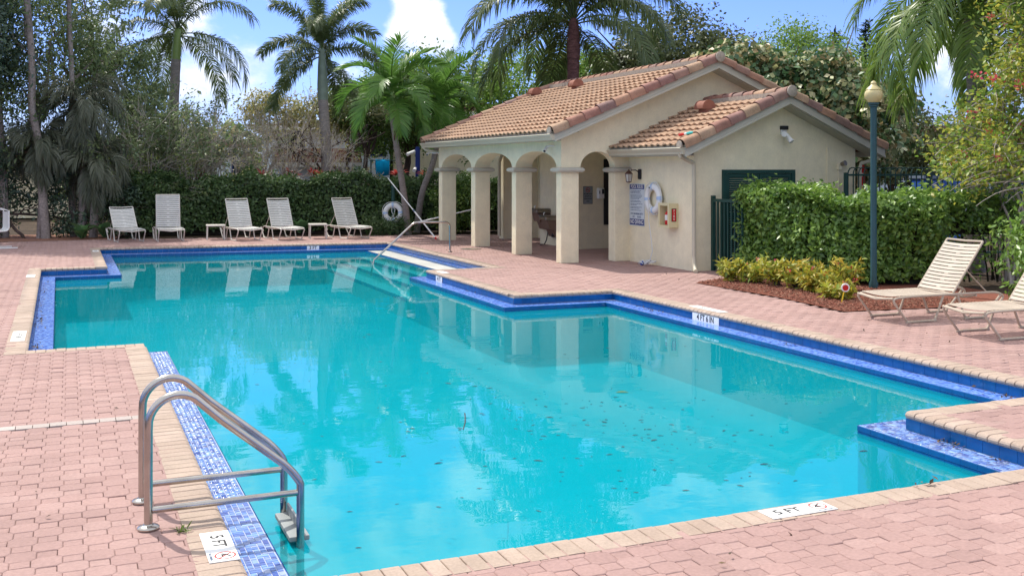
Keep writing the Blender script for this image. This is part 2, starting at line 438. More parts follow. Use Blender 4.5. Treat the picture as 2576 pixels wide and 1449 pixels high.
# ------------------------------------------------------------------ object helpers
def tag(o, label=None, cat=None, group=None, kind=None):
    if label: o['label'] = label
    if cat: o['category'] = cat
    if group: o['group'] = group
    if kind: o['kind'] = kind
    return o
def link(name, me, parent=None, loc=None, rot=None, scale=None):
    o = bpy.data.objects.new(name, me)
    COL.objects.link(o)
    if parent: o.parent = parent
    if loc is not None: o.location = loc
    if rot is not None: o.rotation_euler = rot
    if scale is not None: o.scale = scale
    return o
def thing(name, label, cat, loc=(0, 0, 0), rz=0.0, group=None):
    o = link(name, None, None, loc, (0, 0, rz))
    o.empty_display_size = 0.1
    return tag(o, label, cat, group)
def np_mesh(name, V, lv, ls, m, rnd=None, smooth=False):
    me = bpy.data.meshes.new(name)
    V = np.ascontiguousarray(V, dtype=np.float32)
    me.vertices.add(len(V))
    me.vertices.foreach_set('co', V.ravel())
    me.loops.add(len(lv))
    me.loops.foreach_set('vertex_index', np.asarray(lv, dtype=np.int32))
    me.polygons.add(len(ls))
    me.polygons.foreach_set('loop_start', np.asarray(ls, dtype=np.int32))
    if smooth:
        me.polygons.foreach_set('use_smooth', np.ones(len(ls), dtype=bool))
    if rnd is not None:
        a = me.attributes.new('rnd', 'FLOAT', 'POINT')
        a.data.foreach_set('value', np.asarray(rnd, dtype=np.float32))
    me.update(calc_edges=True)
    me.materials.append(m)
    return me
class MB:
    def __init__(s):
        s.v, s.f = [], []
    def add(s, vs, fs):
        b = len(s.v)
        s.v += [tuple(v) for v in vs]
        s.f += [tuple(i + b for i in f) for f in fs]
        return s
    def box(s, x0, x1, y0, y1, z0, z1):
        return s.add([(x0, y0, z0), (x1, y0, z0), (x1, y1, z0), (x0, y1, z0), (x0, y0, z1), (x1, y0, z1), (x1, y1, z1), (x0, y1, z1)],
                     [(0, 3, 2, 1), (4, 5, 6, 7), (0, 1, 5, 4), (1, 2, 6, 5), (2, 3, 7, 6), (3, 0, 4, 7)])
    def tube(s, pts, r, seg=8, cap=True):
        pts = [Vector(p) for p in pts]
        n = len(pts)
        rs = r if isinstance(r, (list, tuple, np.ndarray)) else [r] * n
        rings = []
        up = None
        for i, p in enumerate(pts):
            t = (pts[min(i + 1, n - 1)] - pts[max(i - 1, 0)]).normalized()
            if up is None:
                up = Vector((0, 0, 1)) if abs(t.z) < 0.95 else Vector((1, 0, 0))
            a = t.cross(up)
            if a.length < 1e-4:
                a = t.cross(Vector((0.3, 1, 0.2)))
            a.normalize()
            b = a.cross(t).normalized()
            up = b
            rings.append([p + (a * math.cos(q) + b * math.sin(q)) * rs[i] for q in (2 * math.pi * k / seg for k in range(seg))])
        vs = [v for rg in rings for v in rg]
        fs = []
        for i in range(n - 1):
            for k in range(seg):
                k2 = (k + 1) % seg
                fs.append((i * seg + k, i * seg + k2, (i + 1) * seg + k2, (i + 1) * seg + k))
        if cap:
            fs.append(tuple(range(seg))[::-1])
            fs.append(tuple((n - 1) * seg + k for k in range(seg)))
        return s.add(vs, fs)
    def lathe(s, prof, seg=20, at=(0, 0, 0)):
        vs, fs = [], []
        for (r, z) in prof:
            for k in range(seg):
                q = 2 * math.pi * k / seg
                vs.append((at[0] + r * math.cos(q), at[1] + r * math.sin(q), at[2] + z))
        for i in range(len(prof) - 1):
            for k in range(seg):
                k2 = (k + 1) % seg
                fs.append((i * seg + k, i * seg + k2, (i + 1) * seg + k2, (i + 1) * seg + k))
        fs.append(tuple(range(seg))[::-1])
        fs.append(tuple((len(prof) - 1) * seg + k for k in range(seg)))
        return s.add(vs, fs)
    def ext(s, prof, org, u, v, w):
        """profile (a,b) in the plane u,v, swept by vector w"""
        org, u, v, w = map(Vector, (org, u, v, w))
        n = len(prof)
        vs = [org + u * a + v * b for a, b in prof] + [org + u * a + v * b + w for a, b in prof]
        fs = [tuple(range(n))[::-1], tuple(range(n, 2 * n))]
        fs += [(i, (i + 1) % n, n + (i + 1) % n, n + i) for i in range(n)]
        return s.add(vs, fs)
    def xform(s, M):
        s.v = [tuple(M @ Vector(v)) for v in s.v]
        return s
    def mesh(s, name, m, smooth=False):
        me = bpy.data.meshes.new(name)
        me.from_pydata(s.v, [], s.f)
        if smooth:
            me.polygons.foreach_set('use_smooth', np.ones(len(s.f), dtype=bool))
        me.update()
        me.materials.append(m)
        return me
    def build(s, name, m, parent=None, loc=None, rot=None, smooth=False, bevel=0.0):
        me = s.mesh(name, m, smooth)
        if bevel or True:
            import bmesh
            bm = bmesh.new()
            bm.from_mesh(me)
            bmesh.ops.recalc_face_normals(bm, faces=bm.faces)
            if bevel:
                ed = [e for e in bm.edges if len(e.link_faces) == 2 and e.calc_face_angle(0) > 0.5]
                bmesh.ops.bevel(bm, geom=ed, offset=bevel, segments=2, profile=0.5, affect='EDGES', clamp_overlap=True)
            bm.to_mesh(me)
            bm.free()
        if smooth:
            me.set_sharp_from_angle(angle=R(40))
        return link(name, me, parent, loc, rot)
def text(name, body, size, M, m, parent=None, align='CENTER', width=1.0):
    c = bpy.data.curves.new(name, 'FONT')
    c.body = body
    c.size = size
    c.align_x = align
    c.align_y = 'CENTER'
    c.extrude = 0.0008
    c.offset = size * 0.012
    o = bpy.data.objects.new(name, c)
    COL.objects.link(o)
    dg = bpy.context.evaluated_depsgraph_get()
    me = bpy.data.meshes.new_from_object(o.evaluated_get(dg))
    bpy.data.objects.remove(o)
    me.transform(M @ Matrix.Diagonal((width, 1, 1, 1)))
    me.materials.clear()
    me.materials.append(m)
    return link(name, me, parent)
def frame(org, x, y):
    """4x4 with local x, y axes given"""
    x, y = Vector(x).normalized(), Vector(y).normalized()
    z = x.cross(y)
    return Matrix(((x.x, y.x, z.x, org[0]), (x.y, y.y, z.y, org[1]), (x.z, y.z, z.z, org[2]), (0, 0, 0, 1)))
def inpoly(P, poly):
    x, y = P[:, 0], P[:, 1]
    r = np.zeros(len(P), bool)
    n = len(poly)
    for i in range(n):
        x0, y0 = poly[i][:2]
        x1, y1 = poly[(i + 1) % n][:2]
        c = ((y0 > y) != (y1 > y)) & (x < (x1 - x0) * (y - y0) / (y1 - y0 + 1e-12) + x0)
        r ^= c
    return r
def offset(poly, d):
    """shift every edge inwards (left of travel, CCW) by d or d[i]"""
    n = len(poly)
    ds = d if isinstance(d, (list, tuple)) else [d] * n
    L = []
    for i in range(n):
        p, q = Vector(poly[i]), Vector(poly[(i + 1) % n])
        t = (q - p).normalized()
        nn = Vector((-t.y, t.x))
        L.append((p + nn * ds[i], t))
    out = []
    for i in range(n):
        (p, t), (q, s) = L[i - 1], L[i]
        den = t.x * s.y - t.y * s.x
        k = ((q - p).x * s.y - (q - p).y * s.x) / den
        out.append(tuple(p + t * k))
    return out
def tess(polys, z):
    vs = [(*p, z) for pl in polys for p in pl]
    return vs, [tuple(t) for t in tessellate_polygon([[Vector((p[0], p[1], 0)) for p in pl] for pl in polys])]
def replicate(name, tv, tf, M, rnd, m):
    """tv template verts, tf template faces, M (N,3,4) transforms"""
    tv = np.asarray(tv, float)
    n = len(M)
    V = np.einsum('nij,kj->nki', M[:, :, :3], tv) + M[:, None, :, 3]
    lv0 = np.array([i for f in tf for i in f])
    ls0 = np.cumsum([0] + [len(f) for f in tf])[:-1]
    k = len(tv)
    lv = (lv0[None, :] + (np.arange(n) * k)[:, None]).ravel()
    ls = (ls0[None, :] + (np.arange(n) * len(lv0))[:, None]).ravel()
    return np_mesh(name, V.reshape(-1, 3), lv, ls, m, np.repeat(rnd, k))

# ================================================================== SETTING: pool, deck, ground
POOL = [(0.80, 5.05), (6.37, 5.05), (6.37, 6.62), (8.22, 6.62), (8.25, 15.10), (6.50, 15.17), (6.52, 19.60), (7.97, 19.65),
        (7.99, 27.42), (0.69, 28.24), (0.71, 22.85), (-0.53, 22.87), (-0.44, 12.64), (0.79, 12.64)]
NP_ = len(POOL)
BR = 0.215                                   # coping brick length
WZ = -0.215                                  # water level
LZ = -0.15                                   # mosaic ledge level
outer = offset(POOL, -BR)
LD = [0.27] * NP_
LD[7] = 0.10
ledge = offset(POOL, LD)
DECK = [(-2.8, 1.6), (13.0, 1.6), (12.4, 11.25), (9.98, 11.55), (10.05, 13.0), (10.2, 15.55), (11.6, 16.0), (11.8, 17.4), (13.4, 20.0), (13.4, 28.3),
        (11.2, 29.9), (9.0, 30.25), (4.5, 31.2), (-0.3, 31.95), (-2.8, 32.1)]
V, F = tess([[(-400, -200), (400, -200), (400, 500), (-400, 500)], offset(POOL, -0.1)], -0.06)
me = bpy.data.meshes.new('ground')
me.from_pydata(V, [], F)
me.materials.append(MT['soil'])
tag(link('ground', me), kind='structure')
V, F = tess([DECK, offset(POOL, -0.1)], -0.022)
me = bpy.data.meshes.new('pool_deck')
me.from_pydata(V, [], F)
me.materials.append(MT['joint'])
deck = tag(link('pool_deck', me), kind='structure')

# pavers: an octagon with a small square beside it, bevelled edges, joints open to the sand
PX, PY = 0.125, 0.1185
def paver_template():
    a, b, c = 0.0742, 0.0735, 0.0235
    def ring(k, z):
        A, B, C = a - k, b - k, c - k * 0.3
        return [(-A, -B + C, z), (-A + C, -B, z), (A - C, -B, z), (A, -B + C, z), (A, B - C, z), (A - C, B, z), (-A + C, B, z), (-A, B - C, z)]
    vs = ring(0.0, -0.028) + ring(0.0, -0.004) + ring(0.005, 0.0)
    fs = [tuple(range(16, 24))]
    for r in (0, 8):
        fs += [(r + i, r + (i + 1) % 8, r + 8 + (i + 1) % 8, r + 8 + i) for i in range(8)]
    x0, x1, y = a + 0.0014, a + 0.0014 + 2 * PX - 2 * a - 0.0044, 0.0455
    k = len(vs)
    def sq(j, z):
        return [(x0 + j, -y + j, z), (x1 - j, -y + j, z), (x1 - j, y - j, z), (x0 + j, y - j, z)]
    vs += sq(0, -0.028) + sq(0, -0.0055) + sq(0.004, -0.0018)
    fs += [(k + 8, k + 9, k + 10, k + 11)]
    for r in (k, k + 4):
        fs += [(r + i, r + (i + 1) % 4, r + 4 + (i + 1) % 4, r + 4 + i) for i in range(4)]
    return vs, fs
pv, pf = paver_template()
ii, jj = np.meshgrid(np.arange(-24, 110), np.arange(12, 275))
ii, jj = ii.ravel(), jj.ravel()
keep = (ii + jj) % 2 == 0
C = np.stack([ii[keep] * PX + 0.02, jj[keep] * PY], 1)
ok = inpoly(C, DECK) & ~inpoly(C, offset(POOL, -0.085))
ok &= ~((np.abs(C[:, 1] - 8.9) < 0.09) & (C[:, 0] < 0.62))
ok &= ~((C[:, 0] > 11.75) & (C[:, 1] > 17.4) & (C[:, 1] < 19.8))
C = C[ok]
whole = ~inpoly(C + [0.18, 0], offset(POOL, -0.012))     # where the small square would reach the water, lay the octagon alone
C1, C = C[~whole], C[whole]
D = np.hypot(C[:, 0], C[:, 1])
azi = np.degrees(np.arctan2(C[:, 0], C[:, 1]))
infr = (azi > -4) & (azi < 50) & (C[:, 1] * 0.92 + C[:, 0] * 0.39 > 5.1)
order = np.argsort(np.where(infr, D, D + 1000))
near, far = order[:300], order[300:]
pm = bpy.data.meshes.new('paver')
pm.from_pydata(pv, [], pf)
pm.update()
pm.materials.append(MT['paver'])
for k in near:
    o = link('paver', pm, deck, (C[k, 0], C[k, 1], rng.normal(0, 0.0012)), (rng.normal(0, 0.008), rng.normal(0, 0.008), rng.normal(0, 0.008)))
def rot_mats(P, rz, tilt=0.0, s=None):
    n = len(P)
    c, sn = np.cos(rz), np.sin(rz)
    M = np.zeros((n, 3, 4))
    M[:, 0, 0], M[:, 0, 1], M[:, 1, 0], M[:, 1, 1], M[:, 2, 2] = c, -sn, sn, c, 1
    if tilt:
        M[:, 2, 0] = rng.normal(0, tilt, n)
        M[:, 2, 1] = rng.normal(0, tilt, n)
    if s is not None:
        M[:, :, :3] *= np.asarray(s)[:, None, None]
    M[:, :, 3] = P
    return M
P3 = np.column_stack([C[far], rng.normal(0, 0.0012, len(far))])
me = replicate('paver_field', pv, pf, rot_mats(P3, rng.normal(0, 0.008, len(far)), 0.006), rng.random(len(far)), MT['paver'])
tag(link('paver_field', me, deck), kind='stuff')
me = replicate('paver_edge_field', pv[:24], [f for f in pf if max(f) < 24], rot_mats(np.column_stack([C1, np.zeros(len(C1))]), np.zeros(len(C1))), rng.random(len(C1)), MT['paver'])
tag(link('paver_edge_field', me, deck), kind='stuff')
# the row of grey square stones across the left deck
bm_ = MB().box(-0.058, 0.058, -0.062, 0.062, -0.028, 0.001).mesh('band_stone', MT['band'])
for k in range(26):
    link('band_stone', bm_, deck, (0.525 - k * 0.121, 8.9, rng.normal(0, 0.001)), (0, 0, rng.normal(0, 0.01)))

# ---------------------------------------------------------------- swimming pool
pool = tag(link('swimming_pool', None), kind='structure')
pool['label'] = 'turquoise swimming pool with blue tiled walls, mosaic ledge and brick coping'
FZ = -1.0
m = MB()
for i in range(NP_):                                    # backing wall above the ledge
    p, q = POOL[i], POOL[(i + 1) % NP_]
    m.add([(*p, -0.052), (*q, -0.052), (*q, LZ), (*p, LZ)], [(0, 1, 2, 3)])
m.build('wall_backing', MT['grout'], pool)
m = MB()
for i in range(NP_):
    p, q = ledge[i], ledge[(i + 1) % NP_]
    m.add([(*p, -0.245), (*q, -0.245), (*q, FZ), (*p, FZ)], [(0, 1, 2, 3)])
V, F = tess([ledge], FZ)
m.add(V, F)
m.build('basin', MT['plaster'], pool)
# ledge surface; mosaic pieces lie on it where they show, elsewhere a fine mosaic material
V, F = tess([POOL, ledge], LZ - 0.003)
vs = MB().add(V, F)
vs.build('ledge', MT['mosaicfar'], pool)
# waterline tiles
tw, th = 0.152, 0.094
tm = MB().box(0.0015, tw - 0.0015, -0.006, 0.0, LZ + 0.002, LZ + th).mesh('waterline_tile', MT['tile'])
tiles, trims, fascia = [], MB(), MB()
bricks = []
bprof = [(-BR, -0.05), (-BR, 0.002), (-0.03, 0.004), (-0.006, 0.001), (0.012, -0.010), (0.02, -0.024), (0.018, -0.038), (0.004, -0.05)]
for i in range(NP_):
    p, q = Vector(POOL[i]), Vector(POOL[(i + 1) % NP_])
    t = (q - p)
    Ln = t.length
    t.normalize()
    nn = Vector((-t.y, t.x))
    az = math.atan2(t.y, t.x)
    n = max(1, round(Ln / tw))
    facing = (nn.x < -0.5) or (nn.y < -0.5)
    for k in range(n):
        tiles.append((p + t * (k * Ln / n), az, Ln / n / tw, facing))
    # coping run: extend over pool corners, start late at deck corners
    pr, nx = Vector(POOL[i - 1]), Vector(POOL[(i + 2) % NP_])
    cs = (p - pr).x * t.y - (p - pr).y * t.x
    ce_ = t.x * (nx - q).y - t.y * (nx - q).x
    a = 0.0 if cs > 0 else BR
    b = Ln + (BR if ce_ > 0 else 0.0)
    n = round((b - a) / 0.1055)
    for k in range(n):
        bricks.append((p + t * (a + k * (b - a) / n), az, (b - a) / n, nn))
    # ledge face: two glazed rows
    p2, q2 = Vector(ledge[i]), Vector(ledge[(i + 1) % NP_])
    L2 = (q2 - p2).length
    n = max(1, round(L2 / tw))
    for k in range(n):
        for (z0, z1, out) in ((LZ - 0.044, LZ + 0.001, 0.007), (LZ - 0.092, LZ - 0.047, 0.004)):
            A = p2 + t * (k * L2 / n + 0.0012)
            B = p2 + t * ((k + 1) * L2 / n - 0.0012)
            e = nn * out
            trims.add([(A.x, A.y, z0), (B.x, B.y, z0), (B.x + e.x, B.y + e.y, z0), (A.x + e.x, A.y + e.y, z0),
                       (A.x, A.y, z1), (B.x, B.y, z1), (B.x + e.x, B.y + e.y, z1 - 0.004), (A.x + e.x, A.y + e.y, z1 - 0.004)],
                      [(0, 1, 5, 4), (2, 3, 7, 6), (4, 5, 6, 7), (0, 3, 2, 1), (1, 2, 6, 5), (3, 0, 4, 7)])
    fascia.add([(p2.x, p2.y, LZ - 0.002), (q2.x, q2.y, LZ - 0.002), (q2.x, q2.y, -0.25), (p2.x, p2.y, -0.25)], [(0, 1, 2, 3)])
fascia.build('ledge_face', MT['grout'], pool)
tag(trims.build('ledge_trim', MT['tile'], pool), kind='stuff')
tiles.sort(key=lambda a: (not a[3], (a[0].length)))
rest = MB()
for k, (p, az, s, fc) in enumerate(tiles):
    if k < 300:
        link('waterline_tile', tm, pool, (p.x, p.y, 0), (0, 0, az), (s, -1, 1)) if False else link('waterline_tile', tm, pool, (p.x - math.sin(az) * 0.0065, p.y + math.cos(az) * 0.0065, 0), (0, 0, az), (s, 1, 1))
    else:
        sub = MB().box(0.0015, tw - 0.0015, 0.0005, 0.0065, LZ + 0.002, LZ + th)
        sub.xform(Matrix.Translation((p.x, p.y, 0)) @ Matrix.Rotation(az, 4, 'Z') @ Matrix.Diagonal((s, 1, 1, 1)))
        rest.add(sub.v, sub.f)
tag(rest.build('waterline_tile_field', MT['tile'], pool), kind='stuff')
# coping bricks; local x along the edge, y towards the water
bm2 = MB().ext(bprof, (0.003, 0, 0), (0, 1, 0), (0, 0, 1), (0.0995, 0, 0))
import bmesh
bmesh_me = bm2.mesh('coping_brick', MT['coping'])
bb = bmesh.new()
bb.from_mesh(bmesh_me)
bmesh.ops.recalc_face_normals(bb, faces=bb.faces)
ed = [e for e in bb.edges if abs(e.verts[0].co.x - e.verts[1].co.x) < 1e-5 and max(v.co.z for v in e.verts) > -0.03]
bmesh.ops.bevel(bb, geom=ed, offset=0.004, segments=1, affect='EDGES', clamp_overlap=True)
bb.to_mesh(bmesh_me)
bb.free()
cop = tag(link('coping', None), kind='structure')
bd = [(b[0].length - (0.0 if 5.0 < b[0].y else -100)) for b in bricks]
od = sorted(range(len(bricks)), key=lambda k: bd[k])
rm, rr = [], []
for c_, k in enumerate(od):
    p, az, w, nn = bricks[k]
    z = rng.normal(0, 0.0012)
    if c_ < 300:
        link('coping_brick', bmesh_me, pool, (p.x, p.y, z), (rng.normal(0, 0.004), rng.normal(0, 0.006), az + rng.normal(0, 0.004)), (w / 0.1055, 1, 1))
    else:
        c, s = math.cos(az), math.sin(az)
        rm.append([[c * w / 0.1055, -s, 0, p.x], [s * w / 0.1055, c, 0, p.y], [0, 0, 1, z]])
        rr.append(rng.random())
bpy.data.objects.remove(cop)
tv = [v.co[:] for v in bmesh_me.vertices]
tf = [tuple(f.vertices) for f in bmesh_me.polygons]
tag(link('coping_brick_field', replicate('coping_brick_field', tv, tf, np.array(rm), np.array(rr), MT['coping']), pool), kind='stuff')
V, F = tess([outer, offset(POOL, -0.004)], -0.010)
MB().add(V, F).build('coping_bed', MT['mortar'], pool)
# mosaic pieces on the left ledge and on the near right ledge
def mosaic(x0, x1, y0, y1):
    out = []
    y = y0
    flip = 0
    pitch = 0.0315
    nx, ny = int((x1 - x0) / pitch), int((y1 - y0) / pitch)
    px_, py_ = (x1 - x0) / nx, (y1 - y0) / ny
    used = np.zeros((nx, ny), bool)
    for a in range(nx):
        for b in range(ny):
            if used[a, b]:
                continue
            r = rng.random()
            X, Y = x0 + a * px_, y0 + b * py_
            if r < 0.22 and a + 1 < nx and not used[a + 1, b]:
                used[a, b] = used[a + 1, b] = True
                out.append((X + px_, Y + py_ / 2, 2 * px_, py_))
            elif r < 0.5 and b + 1 < ny and not used[a, b + 1]:
                used[a, b] = used[a, b + 1] = True
                out.append((X + px_ / 2, Y + py_, px_, 2 * py_))
            elif r < 0.78:
                used[a, b] = True
                h = rng.uniform(0.4, 0.6)
                out.append((X + px_ / 2, Y + py_ * h / 2, px_, py_ * h))
                out.append((X + px_ / 2, Y + py_ * (h + (1 - h) / 2), px_, py_ * (1 - h)))
            else:
                used[a, b] = True
                out.append((X + px_ / 2, Y + py_ / 2, px_, py_))
    return out
ms = mosaic(0.812, 1.062, 5.06, 12.9) + mosaic(6.105, 6.358, 5.06, 6.885) + mosaic(6.36, 6.9, 6.635, 6.885)
ms = np.array(ms)
dist = np.hypot(ms[:, 0], ms[:, 1]) + np.where(ms[:, 1] * 0.92 + ms[:, 0] * 0.39 < 5.35, 100, 0)
o_ = np.argsort(dist)
mb_ = MB().add([(-.5, -.5, 0), (.5, -.5, 0), (.5, .5, 0), (-.5, .5, 0), (-.44, -.44, 1), (.44, -.44, 1), (.44, .44, 1), (-.44, .44, 1)],
               [(4, 5, 6, 7), (0, 1, 5, 4), (1, 2, 6, 5), (2, 3, 7, 6), (3, 0, 4, 7)])
mme = mb_.mesh('mosaic_tile', MT['mosaic'])
for k in o_[:300]:
    x, y, a, b = ms[k]
    link('mosaic_tile', mme, pool, (x, y, LZ - 0.002), (0, 0, rng.normal(0, 0.02)), (a - 0.0035, b - 0.0035, 0.004))
mm = []
for k in o_[300:]:
    x, y, a, b = ms[k]
    mm.append([[a - 0.0035, 0, 0, x], [0, b - 0.0035, 0, y], [0, 0, 0.004, LZ - 0.002]])
tag(link('mosaic_tile_field', replicate('mosaic_tile_field', mb_.v, mb_.f, np.array(mm), rng.random(len(mm)), MT['mosaic']), pool), kind='stuff')
MB().box(0.807, 1.066, 5.055, 12.905, LZ - 0.002, LZ - 0.001).box(6.10, 6.364, 5.055, 6.888, LZ - 0.002, LZ - 0.001).box(6.364, 6.9, 6.63, 6.888, LZ - 0.002, LZ - 0.001).build('mosaic_grout', MT['mosaic_grout'], pool)
# the entry steps in the far right alcove
MB().box(7.33, 7.90, 20.0, 27.2, -0.6, -0.195).build('shelf', MT['shelf'], pool)
for (x0, x1, z, y0) in ((7.02, 7.33, -0.34, 20.0), (6.66, 7.02, -0.48, 20.0), (6.24, 6.66, -0.62, 20.0)):
    MB().box(x0, x1, y0, 27.2, FZ, z).build('step', MT['treadplaster'], pool)
    MB().box(x0 - 0.004, x0 + 0.05, y0, 27.2, z + 0.001, z + 0.005).box(x0 - 0.006, x0 - 0.001, y0, 27.2, z - 0.05, z + 0.001).build('nosing', MT['tile'], pool)
MB().box(7.322, 7.37, 20.0, 27.2, -0.194, -0.190).box(7.318, 7.324, 20.0, 27.2, -0.26, -0.190).build('nosing', MT['tile'], pool)
# depth markers
def no_diving(parent, M, r):
    vs, fs, n = [], [], 28
    for k in range(n):
        q = 2 * math.pi * k / n
        for rad in (r, r * 0.84):
            vs += [(rad * math.cos(q), rad * math.sin(q), 0)]
    fs = [(2 * k, 2 * ((k + 1) % n), 2 * ((k + 1) % n) + 1, 2 * k + 1) for k in range(n)]
    mb = MB().add(vs, fs)
    a = r * 0.88
    w = r * 0.07
    d = 0.7071
    mb.add([(-a * d - w * d, a * d - w * d, 0.0004), (a * d - w * d, -a * d - w * d, 0.0004), (a * d + w * d, -a * d + w * d, 0.0004), (-a * d + w * d, a * d + w * d, 0.0004)], [(0, 1, 2, 3)])
    mb.xform(M)
    mb.build('prohibition_ring', MT['redprint'], parent)
    g = MB()
    for (pts, w2) in (([(-.5, -.22), (-.05, .2), (.45, .5)], .07), ([(-.05, .2), (-.2, -.1), (.1, -.35)], .055), ([(-.55, -.3), (-.3, -.26), (0, -.3), (.3, -.26)], .04)):
        for (x0, y0), (x1, y1) in zip(pts, pts[1:]):
            dx, dy = x1 - x0, y1 - y0
            l = math.hypot(dx, dy)
            ex, ey = -dy / l * w2, dx / l * w2
            g.add([((x0 - ex) * r, (y0 - ey) * r, 0.0008), ((x1 - ex) * r, (y1 - ey) * r, 0.0008), ((x1 + ex) * r, (y1 + ey) * r, 0.0008), ((x0 + ex) * r, (y0 + ey) * r, 0.0008)], [(0, 1, 2, 3)])
    g.xform(M)
    g.build('diver_symbol', MT['ink'], parent)
def flat_marker(org, xd, yd, L, Hh, body, sign=True, cap='NO DIVING', k=0.5):
    xd, yd = Vector(xd), Vector(yd)
    M = frame(org, xd, yd)
    pl = MB().box(-L / 2, L / 2, -Hh / 2, Hh / 2, -0.004, 0.0)
    pl.xform(M)
    o = pl.build('depth_marker', MT['white'], pool)
    T = lambda x, y: M @ Matrix.Translation((x, y, 0.0006))
    if sign:
        text('lettering', body, Hh * 0.66, T(-L * 0.16, Hh * 0.02), MT['ink'], o, width=1.0)
        no_diving(o, T(L * 0.33, Hh * 0.08), Hh * 0.36)
        text('caption', cap, Hh * 0.13, T(L * 0.33, -Hh * 0.40), MT['greyprint'], o)
    else:
        text('lettering', body, Hh * k, T(0, 0), MT['ink'], o)
    return o
flat_marker((0.730, 5.67, 0.0075), (0, -1, 0), (1, 0, 0), 0.46, 0.152, '5 FT')
flat_marker((3.93, 4.94, 0.0075), (1, 0, 0), (0, 1, 0), 0.46, 0.152, '5 FT')
flat_marker((-0.555, 13.75, 0.0075), (0, -1, 0), (1, 0, 0), 0.80, 0.15, '4 FT 6 IN', sign=False, k=0.62)
flat_marker((-0.66, 21.4, 0.0075), (0, -1, 0), (1, 0, 0), 0.46, 0.15, '4 FT', sign=False, k=0.62)
flat_marker((6.66, 19.05, 0.0075), (0, 1, 0), (-1, 0, 0), 0.40, 0.15, '4 FT', sign=False, k=0.62)
flat_marker((8.40, 12.55, 0.0075), (0, 1, 0), (-1, 0, 0), 0.78, 0.15, '4 FT 6 IN', sign=False, k=0.62)
flat_marker((0.595, 27.3, 0.0075), (0, -1, 0), (1, 0, 0), 0.46, 0.14, '3 FT', sign=False, k=0.62)
def wall_marker(org, xd, L, Hh, body):
    M = frame(org, xd, (0, 0, 1))
    pl = MB().box(-L / 2, L / 2, -Hh / 2, Hh / 2, -0.003, 0.003)
    pl.xform(M)
    o = pl.build('depth_marker', MT['white'], pool)
    text('lettering', body, Hh * 1.14, M @ Matrix.Translation((0, -0.001, 0.0045)), MT['ink'], o, width=0.9)
wall_marker((8.2285, 12.36, -0.100), (-0.0035, -1, 0), 0.66, 0.106, '4 FT 6 IN')
wall_marker((6.503, 18.80, -0.100), (-0.0045, -1, 0), 0.36, 0.106, '4 FT')
wall_marker((6.0, 27.625, -0.102), (1, -0.11, 0), 0.32, 0.105, '3 FT')
# water
inn = [(x, y) for x, y in offset(POOL, [d - 0.002 for d in LD])]
V, F = tess([inn], WZ)
me = bpy.data.meshes.new('water')
me.from_pydata(V, [], F)
me.update()
if me.polygons[0].normal.z < 0:
    me.flip_normals()
me.materials.append(MT['water'])
tag(link('water', me), kind='structure')

# ================================================================== POOL HOUSE
PH = thing('pool_house', 'cream stucco pool house with arched arcade, clay tile gable roofs and green doors', 'pool house', (9.6, 17.3, 0))
def ph(mb, name, m, smooth=False, bevel=0.0, parent=None, label=None):
    o = mb.build(name, MT[m], None, smooth=smooth, bevel=bevel)
    o.parent = parent or PH
    o.matrix_parent_inverse = (Matrix.Translation(PH.location) if not parent else Matrix.Identity(4)).inverted() if not parent else parent_inv(parent)
    if label:
        o['label'] = label
    return o
def parent_inv(p):
    M = Matrix.Identity(4)
    return Matrix.Translation(PH.location).inverted() @ Matrix.Identity(4) if p is PH else M
def attach(o, root):
    """parent o (built in world coordinates) to an empty without moving it"""
    o.parent = root
    o.matrix_parent_inverse = (Matrix.Translation(root.location) @ root.rotation_euler.to_matrix().to_4x4()).inverted()
    return o
SLP, RZ0, RX0 = 0.415, 2.80, 9.3                 # main roof plane
rz = lambda x: RZ0 + SLP * ((x if x < 13.3 else 26.6 - x) - RX0)
S2, Q0, QX = 0.4375, 2.47, 10.85                 # small roof plane
qz = lambda x: Q0 + S2 * ((x if x < 13.25 else 26.5 - x) - QX)
def arch(a, b, zs, rise, n=18):
    c, h = (a + b) / 2, (b - a) / 2
    return [(c - h * math.cos(math.pi * k / n), zs + rise * math.sin(math.pi * k / n)) for k in range(n + 1)]
# arcade wall facing the pool
cols = [(19.85, 20.10), (22.28, 22.53), (24.93, 25.22), (27.50, 27.78)]
pr = [(19.85, 2.02)]
for (a0, a1), (b0, b1) in zip(cols, cols[1:]):
    pr += [(a1 - 0.02, 2.02)] + arch(a1 - 0.02, b0 + 0.02, 2.04, 0.36) + [(b0 + 0.02, 2.02)]
pr += [(27.78, 2.02), (27.78, 2.74), (19.85, 2.74)]
ph(MB().ext(pr, (9.6, 0, 0), (0, 1, 0), (0, 0, 1), (0.42, 0, 0)), 'arcade_wall', 'wall')
